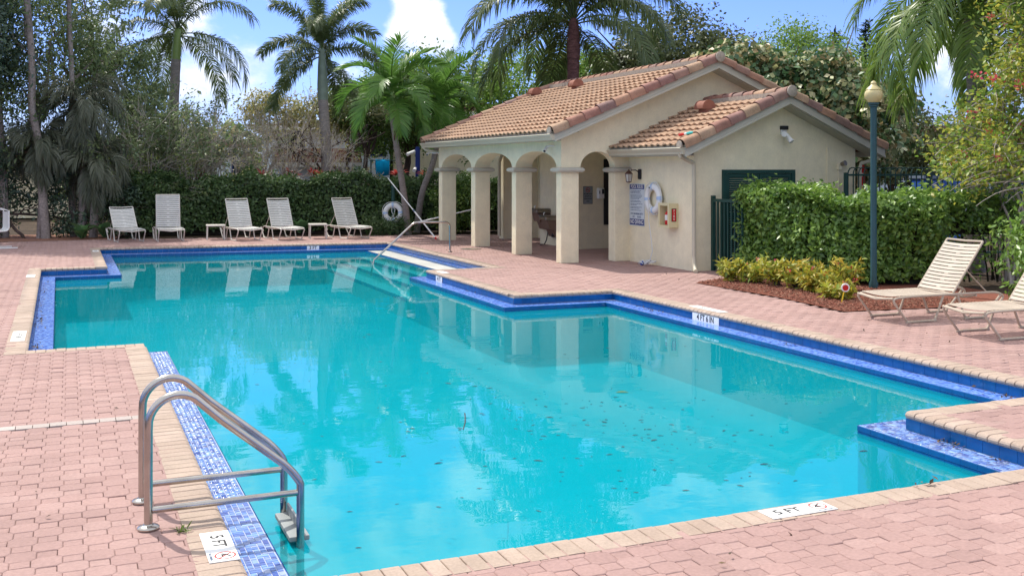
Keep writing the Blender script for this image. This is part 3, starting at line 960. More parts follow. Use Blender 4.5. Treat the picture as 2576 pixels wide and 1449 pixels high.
# main gable wall with its single arch
pr = [(10.022, 2.02), (10.06, 2.02)] + arch(10.06, 10.90, 2.04, 0.34) + [(10.90, 2.02), (17.0, 2.02), (17.0, rz(17.0) - 0.12), (13.3, rz(13.3) - 0.12), (10.022, rz(10.022) - 0.12)]
ph(MB().ext(pr, (0, 19.853, 0), (1, 0, 0), (0, 0, 1), (0, 0.25, 0)), 'gable_wall', 'wall')
ph(MB().box(9.6, 10.021, 19.853, 20.1, 2.741, 2.79), 'gable_wall', 'wall')
for (y0, y1) in cols:
    c = ph(MB().box(9.6, 10.02, y0, y1, 0, 1.97), 'column', 'wall', bevel=0.012)
    cp = MB()
    e = 0.10
    prof = [(-0.005, 1.925), (e * .7, 1.935), (e, 1.965), (e, 2.0), (e * .7, 2.03), (-0.005, 2.04)]
    x0, x1 = 9.6, 10.02
    vs = []
    for d, z in prof:
        vs += [(x0 - d, y0 - d, z), (x1 + d, y0 - d, z), (x1 + d, y1 + d, z), (x0 - d, y1 + d, z)]
    fs = [(4 * r + k, 4 * r + (k + 1) % 4, 4 * r + 4 + (k + 1) % 4, 4 * r + 4 + k) for r in range(5) for k in range(4)] + [(3, 2, 1, 0), (20, 21, 22, 23)]
    cp.add(vs, fs)
    ob = ph(cp, 'capital', 'trim', bevel=0.012)
# pier beside the single arch
ph(MB().box(10.88, 11.27, 19.83, 20.12, 0, 1.99), 'pier', 'wall', bevel=0.012)
cp = MB()
vs = []
for d, z in prof:
    vs += [(10.88 - d, 19.83 - d, z), (11.24 + d * .4, 19.83 - d, z), (11.24 + d * .4, 20.12 + d, z), (10.88 - d, 20.12 + d, z)]
cp.add(vs, fs)
ph(cp, 'capital', 'trim', bevel=0.012)
# rooms behind the arcade
ph(MB().box(11.7, 17.0, 23.2, 25.5, 0, 2.78), 'room_wall', 'wall')
ph(MB().box(11.46, 17.0, 27.5, 27.8, 0, 2.78), 'room_wall', 'wall')
ph(MB().box(12.55, 12.8, 25.5, 27.5, 0, 2.78), 'room_wall', 'wall')
ph(MB().box(16.8, 17.0, 20.1, 27.8, 0, 2.78), 'room_wall', 'wall')
ph(MB().box(13.3, 13.5, 20.1, 23.2, 0, 2.78), 'room_wall', 'wall')
ph(MB().box(9.75, 16.9, 20.1, 27.75, 2.742, 2.77), 'arcade_ceiling', 'wall')
gd = ph(MB().box(12.44, 12.55, 25.55, 26.5, 0.02, 2.12), 'restroom_door', 'green')
ph(MB().box(12.41, 12.98, 23.16, 23.2, 0.6, 2.25), 'dark_screen', 'black')
# small front block
ph(MB().box(11.25, 11.45, 17.30, 19.852, 0, 2.5), 'side_wall', 'wall')
pr = [(11.452, 0), (15.25, 0), (15.25, qz(15.25) - 0.12), (13.25, qz(13.25) - 0.12), (11.452, qz(11.452) - 0.12)]
ph(MB().ext(pr, (0, 17.302, 0), (1, 0, 0), (0, 0, 1), (0, 0.2, 0)), 'front_wall', 'wall')
ph(MB().box(15.05, 15.25, 17.503, 19.852, 0, 2.3), 'side_wall', 'wall')
# roofs: slabs, fascia, soffit
def roof_slab(x0, x1, z0, z1, y0, y1, name):
    return ph(MB().ext([(x0, z0), (x1, z1), (x1, z1 - 0.10), (x0, z0 - 0.10)], (0, y0, 0), (1, 0, 0), (0, 0, 1), (0, y1 - y0, 0)), name, 'roofbase')
roof_slab(9.3, 13.3, rz(9.3), rz(13.3), 19.5, 28.1, 'roof_deck')
roof_slab(13.3, 17.3, rz(13.3), rz(17.3), 19.5, 28.1, 'roof_deck')
roof_slab(10.85, 13.25, qz(10.85), qz(13.25), 16.95, 19.852, 'roof_deck')
roof_slab(13.25, 15.65, qz(13.25), qz(15.65), 16.95, 19.852, 'roof_deck')
def rake_board(pts, y, h, t=0.045):
    pr = [(x, z - 0.0) for x, z in pts] + [(x, z - h) for x, z in reversed(pts)]
    n = len(pts)
    mb = MB()
    for k in range(n - 1):
        a, b = pts[k], pts[k + 1]
        mb.ext([a, b, (b[0], b[1] - h), (a[0], a[1] - h)], (0, y, 0), (1, 0, 0), (0, 0, 1), (0, t, 0))
    return mb
for (y, h, t, dz) in ((19.452, 0.235, 0.045, 0.0), (19.432, 0.05, 0.02, -0.185)):
    ph(rake_board([(9.26, rz(9.26) + .02 + dz), (13.3, rz(13.3) + .02 + dz), (17.34, rz(17.34) + .02 + dz)], y, h, t), 'rake_board', 'trim')
for (y, h, t, dz) in ((16.902, 0.235, 0.045, 0.0), (16.882, 0.05, 0.02, -0.185)):
    ph(rake_board([(10.81, qz(10.81) + .02 + dz), (13.25, qz(13.25) + .02 + dz), (15.69, qz(15.69) + .02 + dz)], y, h, t), 'rake_board', 'trim')
ph(rake_board([(9.34, rz(9.34) - 0.205), (13.3, rz(13.3) - 0.205), (17.2, rz(17.2) - 0.205)], 19.5, 0.02, 0.353), 'soffit', 'trim')
ph(rake_board([(10.9, qz(10.9) - 0.205), (13.25, qz(13.25) - 0.205), (15.6, qz(15.6) - 0.205)], 16.95, 0.02, 0.352), 'soffit', 'trim')
ph(MB().box(9.262, 9.30, 19.50, 28.1, 2.60, 2.79), 'fascia', 'trim')
ph(MB().box(9.302, 9.60, 19.85, 28.05, 2.60, 2.62), 'soffit', 'trim')
ph(MB().box(10.812, 10.85, 16.95, 19.85, 2.26, 2.46), 'fascia', 'trim')
ph(MB().box(10.852, 11.25, 17.3, 19.85, 2.26, 2.28), 'soffit', 'trim')
ph(MB().box(15.65, 15.69, 16.95, 19.85, 2.26, 2.46), 'fascia', 'trim')
gp = [(0, 0), (0, 0.13), (-0.115, 0.13), (-0.125, 0.12), (-0.105, 0.085), (-0.07, 0.04), (-0.06, 0)]
ph(MB().ext(gp, (9.26, 19.45, 2.60), (1, 0, 0), (0, 0, 1), (0, 8.65, 0)), 'gutter', 'gutter')
ph(MB().ext(gp, (10.81, 16.92, 2.285), (1, 0, 0), (0, 0, 1), (0, 2.92, 0)), 'gutter', 'gutter')
def downspout(pts, r=0.042):
    return MB().tube(pts, r, 8)
ph(downspout([(10.76, 17.05, 2.31), (10.78, 17.05, 2.25), (10.95, 17.12, 2.19), (11.17, 17.2, 2.12), (11.20, 17.22, 2.02), (11.20, 17.22, 0.32), (11.195, 17.2, 0.16), (11.15, 17.1, 0.05), (11.1, 17.0, 0.03)]), 'downspout', 'gutter', smooth=True)
ph(downspout([(9.2, 27.95, 2.62), (9.25, 27.95, 2.56), (9.5, 27.9, 2.50), (9.62, 27.86, 2.48)]), 'downspout', 'gutter', smooth=True)
ph(downspout([(11.42, 27.42, 2.55), (11.38, 27.42, 2.40), (11.3, 27.42, 2.2), (11.3, 27.42, 0.1)], 0.05), 'downspout', 'gutter', smooth=True)
ph(downspout([(15.69, 17.0, 2.30), (15.6, 17.1, 2.2), (15.36, 17.25, 2.12), (15.32, 17.25, 2.0), (15.32, 17.25, 0.1)]), 'downspout', 'gutter', smooth=True)
# roof tiles: S-shaped pieces laid in courses
TWd, TEx = 0.236, 0.272
def tile_mesh():
    n = 9
    vs = []
    for (x, dz) in ((-0.014, 0.064), (TEx + 0.03, 0.010), (-0.014, 0.034)):
        for k in range(n):
            y = TWd * k / (n - 1)
            w = 0.017 * math.sin(2 * math.pi * k / (n - 1) + 0.6)
            vs.append((x, y, dz + w))
    fs = [(k, k + 1, n + k + 1, n + k) for k in range(n - 1)] + [(2 * n + k, 2 * n + k + 1, k + 1, k) for k in range(n - 1)]
    mb = MB().add(vs, fs)
    return mb
tmb = tile_mesh()
tme = tmb.mesh('roof_tile', MT['rooftile'])
def tile_slope(x0, z0, xr, slp, y0, y1, sgn=1):
    """left slope rises with x; right slope mirrored"""
    out = []
    ang = math.atan(slp)
    Ls = abs(xr - x0) / math.cos(ang)
    rows = int(Ls / TEx)
    ncol = round((y1 - y0) / TWd)
    for r in range(rows):
        s = r * TEx
        for c in range(ncol):
            out.append((x0 + sgn * s * math.cos(ang), y0 + c * (y1 - y0) / ncol, z0 + s * math.sin(ang), ang, sgn, (y1 - y0) / ncol / TWd))
    return out
tl = tile_slope(9.22, rz(9.22), 13.2, SLP, 19.62, 28.1) 
ts = tile_slope(10.78, qz(10.78), 13.2, S2, 17.08, 19.852)
tr = tile_slope(17.38, rz(17.38), 13.4, SLP, 19.62, 28.1, -1) + tile_slope(15.72, qz(15.72), 13.35, S2, 17.08, 19.852, -1)
tl.sort(key=lambda a: math.dist(a[:3], (0, 0, 2)))
single = ts + tl[:300 - len(ts)]
others = tl[300 - len(ts):] + tr
Linv = Matrix.Translation(PH.location).inverted()
def tile_M(a):
    x, y, z, ang, sgn, sy = a
    if sgn > 0:
        return Matrix.Translation((x, y, z)) @ Matrix.Rotation(-ang, 4, 'Y') @ Matrix.Diagonal((1, sy, 1, 1))
    return Matrix.Translation((x, y + TWd * sy, z)) @ Matrix.Rotation(ang, 4, 'Y') @ Matrix.Rotation(math.pi, 4, 'Z') @ Matrix.Diagonal((1, sy, 1, 1))
for a in single:
    o = link('roof_tile', tme, PH)
    o.matrix_basis = Linv @ tile_M(a) @ Matrix.Translation((rng.normal(0, 0.004), 0, rng.normal(0, 0.002)))
Ms = np.array([[list(r) for r in (Linv @ tile_M(a))][:3] for a in others])
tag(link('roof_tile_field', replicate('roof_tile_field', tmb.v, tmb.f, Ms, rng.random(len(Ms)), MT['rooftile']), PH), kind='stuff')
# barrel tiles on rakes and ridges: local x along the run, tapered
def barrel(L=0.46, r0=0.135, r1=0.115, drop=0.09):
    vs, n = [], 10
    for (x, r) in ((0, r0), (L, r1), (0, r0 - 0.018), (L, r1 - 0.018)):
        vs.append((x, -r, -drop))
        for k in range(n + 1):
            q = math.pi * k / n
            vs.append((x, -r * math.cos(q), r * 0.72 * math.sin(q)))
        vs.append((x, r, -drop))
    m_ = n + 3
    fs = [(k, k + 1, m_ + k + 1, m_ + k) for k in range(m_ - 1)] + [(2 * m_ + k, k, k + 1, 2 * m_ + k + 1)[::-1] for k in range(m_ - 1)]
    fs += [(3 * m_ + k, 3 * m_ + k + 1, 2 * m_ + k + 1, 2 * m_ + k) for k in range(m_ - 1)]
    return MB().add(vs, fs)
brm = barrel().mesh('rake_tile', MT['raketile'], smooth=True)
brm.set_sharp_from_angle(angle=R(50))
rdm = barrel(0.42, 0.125, 0.105, 0.06).mesh('ridge_tile', MT['raketile'], smooth=True)
rdm.set_sharp_from_angle(angle=R(50))
def run(mesh, name, A, B, step, tilt=0.05):
    A, B = Vector(A), Vector(B)
    d = B - A
    n = max(1, round(d.length / step))
    x = d.normalized()
    y = Vector((0, 0, 1)).cross(x).normalized()
    z = x.cross(y)
    for k in range(n):
        p = A + d * (k / n)
        o = link(name, mesh, PH)
        o.matrix_basis = Linv @ Matrix(((x.x, y.x, z.x, p.x), (x.y, y.y, z.y, p.y), (x.z, y.z, z.z, p.z), (0, 0, 0, 1))) @ Matrix.Rotation(tilt, 4, 'Y') @ Matrix.Rotation(rng.normal(0, 0.012), 4, 'X')
for (x0, xr, zf, y) in ((9.2, 13.22, rz, 19.53), (17.4, 13.38, rz, 19.53), (10.76, 13.17, qz, 16.98), (15.74, 13.33, qz, 16.98), (9.2, 13.22, rz, 28.1), (17.4, 13.38, rz, 28.1)):
    run(brm, 'rake_tile', (x0, y, zf(x0) + 0.055), (xr, y, zf(xr) + 0.055), 0.40)
run(rdm, 'ridge_tile', (13.3, 19.42, rz(13.3) + 0.05), (13.3, 28.15, rz(13.3) + 0.05), 0.37)
run(rdm, 'ridge_tile', (13.25, 16.87, qz(13.25) + 0.05), (13.25, 19.85, qz(13.25) + 0.05), 0.37)
for (x, y, z, r) in ((13.3, 19.40, rz(13.3) + 0.035, 0.118), (13.25, 16.85, qz(13.25) + 0.035, 0.118)):
    mb = MB().lathe([(r, 0), (r, 0.03), (r * .8, 0.045)], 18)
    mb.xform(Matrix.Translation((x, y, z)) @ Matrix.Rotation(R(90), 4, 'X'))
    ph(mb, 'ridge_end_cap', 'capmortar', smooth=True)
for (x, y, z) in ((9.18, 19.53, rz(9.18) + 0.04), (10.73, 16.98, qz(10.73) + 0.04)):
    mb = MB().lathe([(0.085, 0), (0.085, 0.03)], 14)
    mb.xform(Matrix.Translation((x, y, z)) @ Matrix.Rotation(R(-90), 4, 'Y'))
    ph(mb, 'rake_end_cap', 'capmortar')
ph(MB().box(13.15, 13.45, 19.6, 28.1, rz(13.3) - 0.06, rz(13.3) + 0.035), 'ridge_mortar', 'capmortar')
ph(MB().box(13.11, 13.39, 17.0, 19.85, qz(13.25) - 0.06, qz(13.25) + 0.03), 'ridge_mortar', 'capmortar')
# flashing where the low roof meets the tall wall
# roof vents: clay hoods
def hood(x, y, z):
    n = 12
    arc = [(0.155 * math.cos(math.pi * k / n), 0.11 + 0.155 * math.sin(math.pi * k / n)) for k in range(n + 1)]
    mb = MB().ext([(0.155, 0.03)] + arc + [(-0.155, 0.08), (-0.06, 0.08), (-0.06, -0.09), (0.10, -0.03)], (0, -0.16, 0), (1, 0, 0), (0, 0, 1), (0, 0.32, 0))
    arc2 = [(0.168 * math.cos(math.pi * k / n), 0.11 + 0.168 * math.sin(math.pi * k / n)) for k in range(n + 1)]
    for yy in (-0.172, 0.158):
        mb.ext(arc2 + [(-0.168, 0.07), (0.168, 0.07)], (0, yy, 0), (1, 0, 0), (0, 0, 1), (0, 0.014, 0))
    mb.xform(Matrix.Translation((x, y, z)) @ Matrix.Scale(0.95, 4))
    return mb
ph(hood(12.36, 27.3, rz(12.36) + 0.02), 'roof_vent', 'redvent')
ph(hood(12.50, 24.95, rz(12.50) + 0.02), 'roof_vent', 'redvent')
ph(hood(12.50, 18.80, qz(12.50) + 0.02), 'roof_vent', 'redvent')
# louvred double door in the front wall
fr = MB()
for (x0, x1, z0, z1) in ((11.90, 11.98, 0, 1.99), (13.58, 13.66, 0, 1.99), (11.98, 13.58, 1.915, 1.99)):
    fr.box(x0, x1, 17.255, 17.32, z0, z1)
dr = ph(fr, 'door_frame', 'green')
for x0 in (11.985, 12.785):
    d = MB()
    x1 = x0 + 0.79
    for (a, b, z0, z1) in ((x0, x0 + 0.07, 0.03, 1.91), (x1 - 0.07, x1, 0.03, 1.91), (x0 + .07, x1 - .07, 0.03, 0.18), (x0 + .07, x1 - .07, 1.03, 1.14), (x0 + .07, x1 - .07, 1.84, 1.91)):
        d.box(a, b, 17.27, 17.31, z0, z1)
    do = ph(d, 'louvred_door', 'green')
    lv = MB().ext([(0, 0), (0.03, 0.028), (0.03, 0.034), (0, 0.006)], (0, 0, 0), (0, 1, 0), (0, 0, 1), (0.65, 0, 0)).mesh('louvre', MT['green'])
    for z in list(np.arange(0.2, 1.01, 0.044)) + list(np.arange(1.16, 1.82, 0.044)):
        o = link('louvre', lv, do)
        o.matrix_parent_inverse = Matrix.Identity(4)
        o.location = (x0 + 0.07, 17.275, z)
    ph(MB().box(x0 + .07, x1 - .07, 17.308, 17.312, 0.18, 1.84), 'door_backing', 'black')
ph(MB().tube([(14.50, 17.285, 1.2), (14.50, 17.285, 2.44)], 0.013, 6), 'conduit', 'wall')
ph(MB().tube([(14.80, 17.285, 1.2), (14.80, 17.285, 2.02)], 0.012, 6), 'conduit', 'wall')
# ---------------------------------------------------------------- things fixed to the pool house
def cat_obj(mb, name, m, label, cat, smooth=False, bevel=0.0):
    return tag(mb.build(name, MT[m], None, smooth=smooth, bevel=bevel), label, cat)
def part(root, mb, name, m, smooth=False, bevel=0.0, parent=None):
    o = mb.build(name, MT[m], None, smooth=smooth, bevel=bevel)
    if parent is None:
        return attach(o, root)
    o.parent = parent
    return o
# lantern
t = thing('wall_lantern', 'copper wall lantern with glass panes above the pool rules sign', 'lantern', (11.25, 19.42, 1.84))
part(t, MB().box(11.20, 11.25, 19.31, 19.41, 1.78, 2.0), 'back_plate', 'black', bevel=0.02)
part(t, MB().tube([(11.21, 19.36, 1.93), (11.14, 19.38, 1.98), (11.06, 19.44, 1.975)], 0.012, 6), 'arm', 'black')
lx, ly = 11.03, 19.48
cg = MB().lathe([(0.02, 1.995), (0.012, 1.975), (0.03, 1.965), (0.055, 1.945), (0.095, 1.905), (0.098, 1.895)], 6, (lx, ly, 0))
cg.lathe([(0.062, 1.735), (0.066, 1.722), (0.03, 1.708)], 6, (lx, ly, 0))
for k in range(6):
    q = 2 * math.pi * k / 6
    cg.tube([(lx + 0.062 * math.cos(q), ly + 0.062 * math.sin(q), 1.73), (lx + 0.086 * math.cos(q), ly + 0.086 * math.sin(q), 1.9)], 0.007, 4)
part(t, cg, 'cage', 'copper')
part(t, MB().lathe([(0.055, 1.736), (0.079, 1.893)], 6, (lx, ly, 0)), 'glass', 'glass')
# pool rules sign on the side wall (faces -x)
def sign_board(name, label, org, xd, W_, H_, mat_, th_=0.006):
    M = frame(org, xd, (0, 0, 1))
    t = thing(name, label, 'sign', org)
    mb = MB().box(-W_ / 2, W_ / 2, -H_ / 2, H_ / 2, -th_, 0)
    mb.xform(M)
    part(t, mb, 'board', mat_)
    def rect(nm, x0, x1, y0, y1, m, z=0.0012):
        b = MB().box(x0, x1, y0, y1, -0.001, z)
        b.xform(M)
        return part(t, b, nm, m)
    def tx(nm, s, size, x, y, m, width=1.0, z=0.002):
        return attach(text(nm, s, size, M @ Matrix.Translation((x, y, z)), MT[m], None, width=width), t)
    return t, M, rect, tx
t, M, rect, tx = sign_board('pool_rules_sign', 'blue and white pool rules sign on the side wall under the lantern', (11.238, 19.50, 1.235), (0, -1, 0), 0.64, 0.90, 'signblue')
rect('header', -0.30, 0.30, 0.335, 0.435, 'navy')
rect('footer', -0.30, 0.30, -0.435, -0.305, 'navy')
tx('lettering', 'POOL RULES', 0.105, 0, 0.385, 'white', 0.86)
tx('lettering', 'NO DIVING', 0.125, 0, -0.37, 'white', 0.84)
tx('lettering', 'POOL MAXIMUM DEPTH', 0.062, 0, -0.195, 'greyprint', 0.76)
tx('lettering', 'FEET        INCHES', 0.058, 0, -0.262, 'greyprint', 0.8)
pl = MB()
y = 0.30
while y > -0.15:
    n = rng.integers(1, 5)
    for k in range(n):
        if y < -0.15:
            break
        x = -0.27
        xe = rng.uniform(0.1, 0.27) if k < n - 1 else rng.uniform(-0.15, 0.2)
        while x < xe:
            w = rng.uniform(0.03, 0.085)
            pl.box(x, min(x + w, xe + 0.02), y - 0.007, y + 0.007, 0, 0.0015)
            x += w + 0.012
        y -= 0.026
    y -= 0.016
pl.xform(M)
part(t, pl, 'printed_lines', 'greyprint')
# no smoking sign inside the arcade (faces -y)
t, M, rect, tx = sign_board('no_smoking_sign', 'small white no smoking sign on the shaded wall behind the single arch', (11.96, 23.19, 1.35), (1, 0, 0), 0.26, 0.44, 'offwhite')
for (x0, x1, y0, y1) in ((-.13, .13, .212, .22), (-.13, .13, -.22, -.212), (-.13, -.122, -.22, .22), (.122, .13, -.22, .22)):
    rect('border', x0, x1, y0, y1, 'ink')
ring = MB()
n = 24
vs = []
for k in range(n):
    q = 2 * math.pi * k / n
    vs += [(0.062 * math.cos(q), 0.13 + 0.062 * math.sin(q), 0.002), (0.049 * math.cos(q), 0.13 + 0.049 * math.sin(q), 0.002)]
ring.add(vs, [(2 * k, 2 * ((k + 1) % n), 2 * ((k + 1) % n) + 1, 2 * k + 1) for k in range(n)])
ring.add([(-.042, .166, .0026), (.036, .088, .0026), (.044, .096, .0026), (-.034, .174, .0026)], [(0, 1, 2, 3)])
ring.xform(M)
part(t, ring, 'prohibition_ring', 'redprint')
cg = MB().box(-.04, .034, .124, .137, 0, .0018)
cg.xform(M)
part(t, cg, 'cigarette_symbol', 'ink')
for k, s in enumerate(('NO SMOKING', 'EXCEPT IN', 'DESIGNATED', 'AREA')):
    tx('lettering', s, 0.045, 0, 0.03 - k * 0.062, 'ink', 0.8)
# dispenser
t = thing('wall_dispenser', 'white wall dispenser box between the no smoking sign and the dark screen', 'dispenser', (12.29, 23.2, 1.4))
part(t, MB().box(12.21, 12.37, 23.08, 23.2, 1.26, 1.53), 'case', 'white', bevel=0.015)
part(t, MB().box(12.30, 12.355, 23.073, 23.079, 1.38, 1.5), 'window', 'ink')
part(t, MB().box(12.225, 12.245, 23.073, 23.079, 1.38, 1.46), 'slot', 'ink')
# life ring on the wall
def life_ring(M, root, R0=0.245, r=0.075, bandmat='ringband'):
    mb = MB()
    n, s = 40, 12
    vs = []
    for a in range(n):
        q = 2 * math.pi * a / n
        for b in range(s):
            p = 2 * math.pi * b / s
            rr = R0 + r * math.cos(p)
            vs.append((rr * math.cos(q), rr * math.sin(q), r * 0.75 * math.sin(p)))
    fs = [(a * s + b, ((a + 1) % n) * s + b, ((a + 1) % n) * s + (b + 1) % s, a * s + (b + 1) % s) for a in range(n) for b in range(s)]
    mb.add(vs, fs)
    mb.xform(M)
    part(root, mb, 'ring', 'white', smooth=True)
    for k in range(4):
        q0 = math.pi / 2 * k + 0.05
        mb = MB()
        vs = []
        for a in range(4):
            q = q0 - 0.13 + 0.26 * a / 3
            for b in range(s):
                p = 2 * math.pi * b / s
                rr = R0 + (r + 0.004) * math.cos(p)
                vs.append((rr * math.cos(q), rr * math.sin(q), (r * 0.75 + 0.004) * math.sin(p)))
        mb.add(vs, [(a * s + b, (a + 1) * s + b, (a + 1) * s + (b + 1) % s, a * s + (b + 1) % s) for a in range(3) for b in range(s)])
        mb.xform(M)
        part(root, mb, 'band', bandmat, smooth=True)
    rp = MB()
    for k in range(4):
        q0 = math.pi / 2 * k + 0.05
        pts = [((R0 + r + 0.012 + 0.03 * math.sin(math.pi * j / 8)) * math.cos(q0 + math.pi / 2 * j / 8), (R0 + r + 0.012 + 0.03 * math.sin(math.pi * j / 8)) * math.sin(q0 + math.pi / 2 * j / 8), 0.01) for j in range(9)]
        rp.tube(pts, 0.009, 5)
    rp.xform(M)
    part(root, rp, 'grab_line', 'rope')
t = thing('life_ring', 'white life ring hanging on the side wall beside the pool rules sign', 'life ring', (11.17, 18.70, 1.39))
life_ring(frame((11.17, 18.70, 1.39), (0, -1, 0), (0, 0, 1)), t)
part(t, MB().box(11.10, 11.25, 18.755, 18.785, 1.60, 1.63), 'hook', 'black')
t = thing('throw_rope', 'white throw rope with a blue float hanging from the life ring to the deck', 'rope', (11.1, 18.75, 0.02))
pts = [(11.09, 18.77, 1.62), (11.095, 18.775, 1.3), (11.1, 18.76, 0.9), (11.11, 18.68, 0.55), (11.1, 18.62, 0.3), (11.06, 18.66, 0.1), (11.0, 18.72, 0.02)]
part(t, MB().tube(pts, 0.010, 5), 'line', 'rope')
cl = MB()
for k in range(9):
    c = (11.02 + rng.normal(0, 0.04), 18.70 + rng.normal(0, 0.07))
    ra, rb, ph0 = rng.uniform(0.05, 0.13), rng.uniform(0.04, 0.09), rng.uniform(0, 3)
    cl.tube([(c[0] + ra * 0.6 * math.cos(q + ph0), c[1] + rb * 1.6 * math.sin(q), 0.02 + 0.05 * abs(math.sin(q * 1.5 + k)) + 0.006 * k) for q in np.linspace(0, 5.6, 14)], 0.009, 5)
part(t, cl, 'coil', 'rope')
part(t, MB().lathe([(0.01, -0.045), (0.035, -0.035), (0.045, 0), (0.035, 0.035), (0.01, 0.045)], 12, (10.96, 18.80, 0.05)), 'float', 'bluebin', smooth=True)
# extinguisher cabinet
t = thing('extinguisher_cabinet', 'cream yellow fire extinguisher cabinet on the side wall right of the life ring', 'cabinet', (11.25, 18.05, 1.07))
cb = MB()
for (x0, x1, y0, y1, z0, z1) in ((11.03, 11.25, 17.86, 17.90, 0.83, 1.31), (11.03, 11.25, 18.21, 18.25, 0.83, 1.31), (11.03, 11.25, 17.90, 18.21, 0.83, 0.87), (11.03, 11.25, 17.90, 18.21, 1.27, 1.31), (11.22, 11.25, 17.9, 18.21, .87, 1.27)):
    cb.box(x0, x1, y0, y1, z0, z1)
part(t, cb, 'case', 'boxyellow')
part(t, MB().box(11.022, 11.03, 17.85, 17.905, 0.82, 1.32).box(11.022, 11.03, 18.205, 18.26, 0.82, 1.32).box(11.022, 11.03, 17.905, 18.205, 0.82, 0.875).box(11.022, 11.03, 17.905, 18.205, 1.265, 1.32), 'door_frame', 'boxyellow')
ex = part(t, MB().lathe([(0.058, 0.88), (0.062, 0.9), (0.062, 1.1), (0.04, 1.14), (0.018, 1.16), (0.018, 1.2)], 14, (11.13, 18.06, 0)), 'extinguisher', 'red', smooth=True)
part(t, MB().lathe([(0.0635, 0.97), (0.0635, 1.08)], 14, (11.13, 18.06, 0)), 'paper_label', 'white')
Mx = frame((11.14, 17.852, 1.08), (1, 0, 0), (0, 0, 1))
mb = MB().box(-0.055, 0.055, -0.13, 0.13, 0, 0.004)
mb.xform(Mx)
part(t, mb, 'side_label', 'ink', bevel=0.02)
mb = MB().box(-0.043, 0.043, -0.118, 0.118, 0.0035, 0.0055)
mb.xform(Mx)
part(t, mb, 'side_label_red', 'red')
for k, ch in enumerate('FIRE'):
    attach(text('lettering', ch, 0.062, Mx @ Matrix.Translation((0, 0.085 - 0.056 * k, 0.0065)), MT['white'], None), t)
# drinking fountains
def fountain(y, z, label):
    t = thing('drinking_fountain', label, 'drinking fountain', (11.7, y, z), group='drinking fountains in the arcade')
    part(t, MB().box(11.28, 11.7, y - 0.22, y + 0.22, z - 0.13, z - 0.02), 'basin', 'steel2', bevel=0.025)
    part(t, MB().box(11.26, 11.68, y - 0.23, y + 0.23, z - 0.02, z), 'rim', 'steel2', bevel=0.006)
    part(t, MB().ext([(0, -0.13), (0.36, -0.13), (0.36, -0.55), (0.22, -0.55), (0.14, -0.36), (0.05, -0.34)], (11.34, y - 0.20, z), (1, 0, 0), (0, 0, 1), (0, 0.40, 0)), 'apron', 'bronze')
    part(t, MB().tube([(11.36, y + 0.08, z), (11.36, y + 0.08, z + 0.05), (11.39, y + 0.07, z + 0.075)], 0.012, 6), 'spout', 'white')
    return t
fountain(25.02, 0.96, 'upper steel drinking fountain seen through the third arch, left of the lower one')
t = fountain(24.45, 0.80, 'lower steel drinking fountain with bronze apron beside the corner column')
part(t, MB().tube([(11.6, 24.5, 0.42), (11.52, 24.62, 0.35), (11.5, 24.66, 0.15), (11.48, 24.75, 0.03), (11.4, 24.85, 0.015)], 0.014, 6), 'drain_hose', 'black')
part(t, MB().lathe([(0.05, 0), (0.06, 0.05), (0.03, 0.1)], 10, (11.55, 24.35, 0.24)), 'trap', 'black')
# cameras
def camera_unit(label, p, aim, wallpt, two=False):
    t = thing('security_camera', label, 'security camera', p, group='security cameras')
    P, A = Vector(p), Vector(aim).normalized()
    part(t, MB().tube([P - A * 0.09, P + A * 0.08], 0.036, 10), 'body', 'white', smooth=True)
    part(t, MB().tube([P + A * 0.081, P + A * 0.086], 0.028, 10), 'lens', 'black')
    part(t, MB().tube([wallpt, ((p[0] + wallpt[0]) / 2, (p[1] + wallpt[1]) / 2, wallpt[2]), P - A * 0.05 + Vector((0, 0, .02))], 0.014, 6), 'bracket', 'white')
    return t
camera_unit('white security camera on the corner under the arcade gutter near the third arch', (9.46, 20.33, 2.43), (-0.5, -0.5, -0.45), (9.6, 20.2, 2.50))
camera_unit('white security camera at the far left corner of the arcade', (9.36, 27.98, 2.44), (-0.7, -0.6, -0.4), (9.6, 27.75, 2.45))
t = thing('floodlight', 'white twin head security light high on the front gable', 'light', (13.36, 17.3, 2.75))
part(t, MB().box(13.31, 13.44, 17.24, 17.3, 2.70, 2.86), 'mount', 'white', bevel=0.01)
part(t, MB().box(13.30, 13.45, 17.2, 17.3, 2.80, 2.88), 'hood', 'black', bevel=0.01)
part(t, MB().tube([(13.34, 17.2, 2.74), (13.22, 17.05, 2.70)], [0.035, 0.055], 10), 'lamp_head', 'white', smooth=True)
part(t, MB().tube([(13.38, 17.2, 2.72), (13.43, 17.08, 2.55)], [0.035, 0.058], 10), 'lamp_head', 'white', smooth=True)
t = thing('junction_light', 'small round light on a junction box low on the front gable right of the conduit', 'light', (14.82, 17.3, 2.08))
part(t, MB().box(14.76, 14.86, 17.24, 17.3, 1.99, 2.10), 'box', 'wall')
part(t, MB().tube([(14.84, 17.25, 2.10), (14.86, 17.15, 2.13)], [0.04, 0.055], 10), 'lamp_head', 'steel2')
# toy on the low roof
t = thing('toy_glider', 'small red and turquoise toy lying on the low roof near the eave', 'toy', (11.18, 17.45, 2.66))
Mt = Matrix.Translation((11.17, 17.46, qz(11.17) + 0.085)) @ Matrix.Rotation(R(-63), 4, 'Z') @ Matrix.Rotation(R(-8), 4, 'Y')
for (x0, x1, m_, nm) in ((-0.16, -0.03, 'red', 'nose'), (-0.03, 0.02, 'white', 'collar'), (0.02, 0.16, 'turq', 'tail')):
    mb = MB().tube([(x0, 0, 0), ((x0 + x1) / 2, 0, 0.004), (x1, 0, 0)], [0.024, 0.03, 0.022], 8)
    mb.xform(Mt)
    part(t, mb, nm, m_, smooth=True)

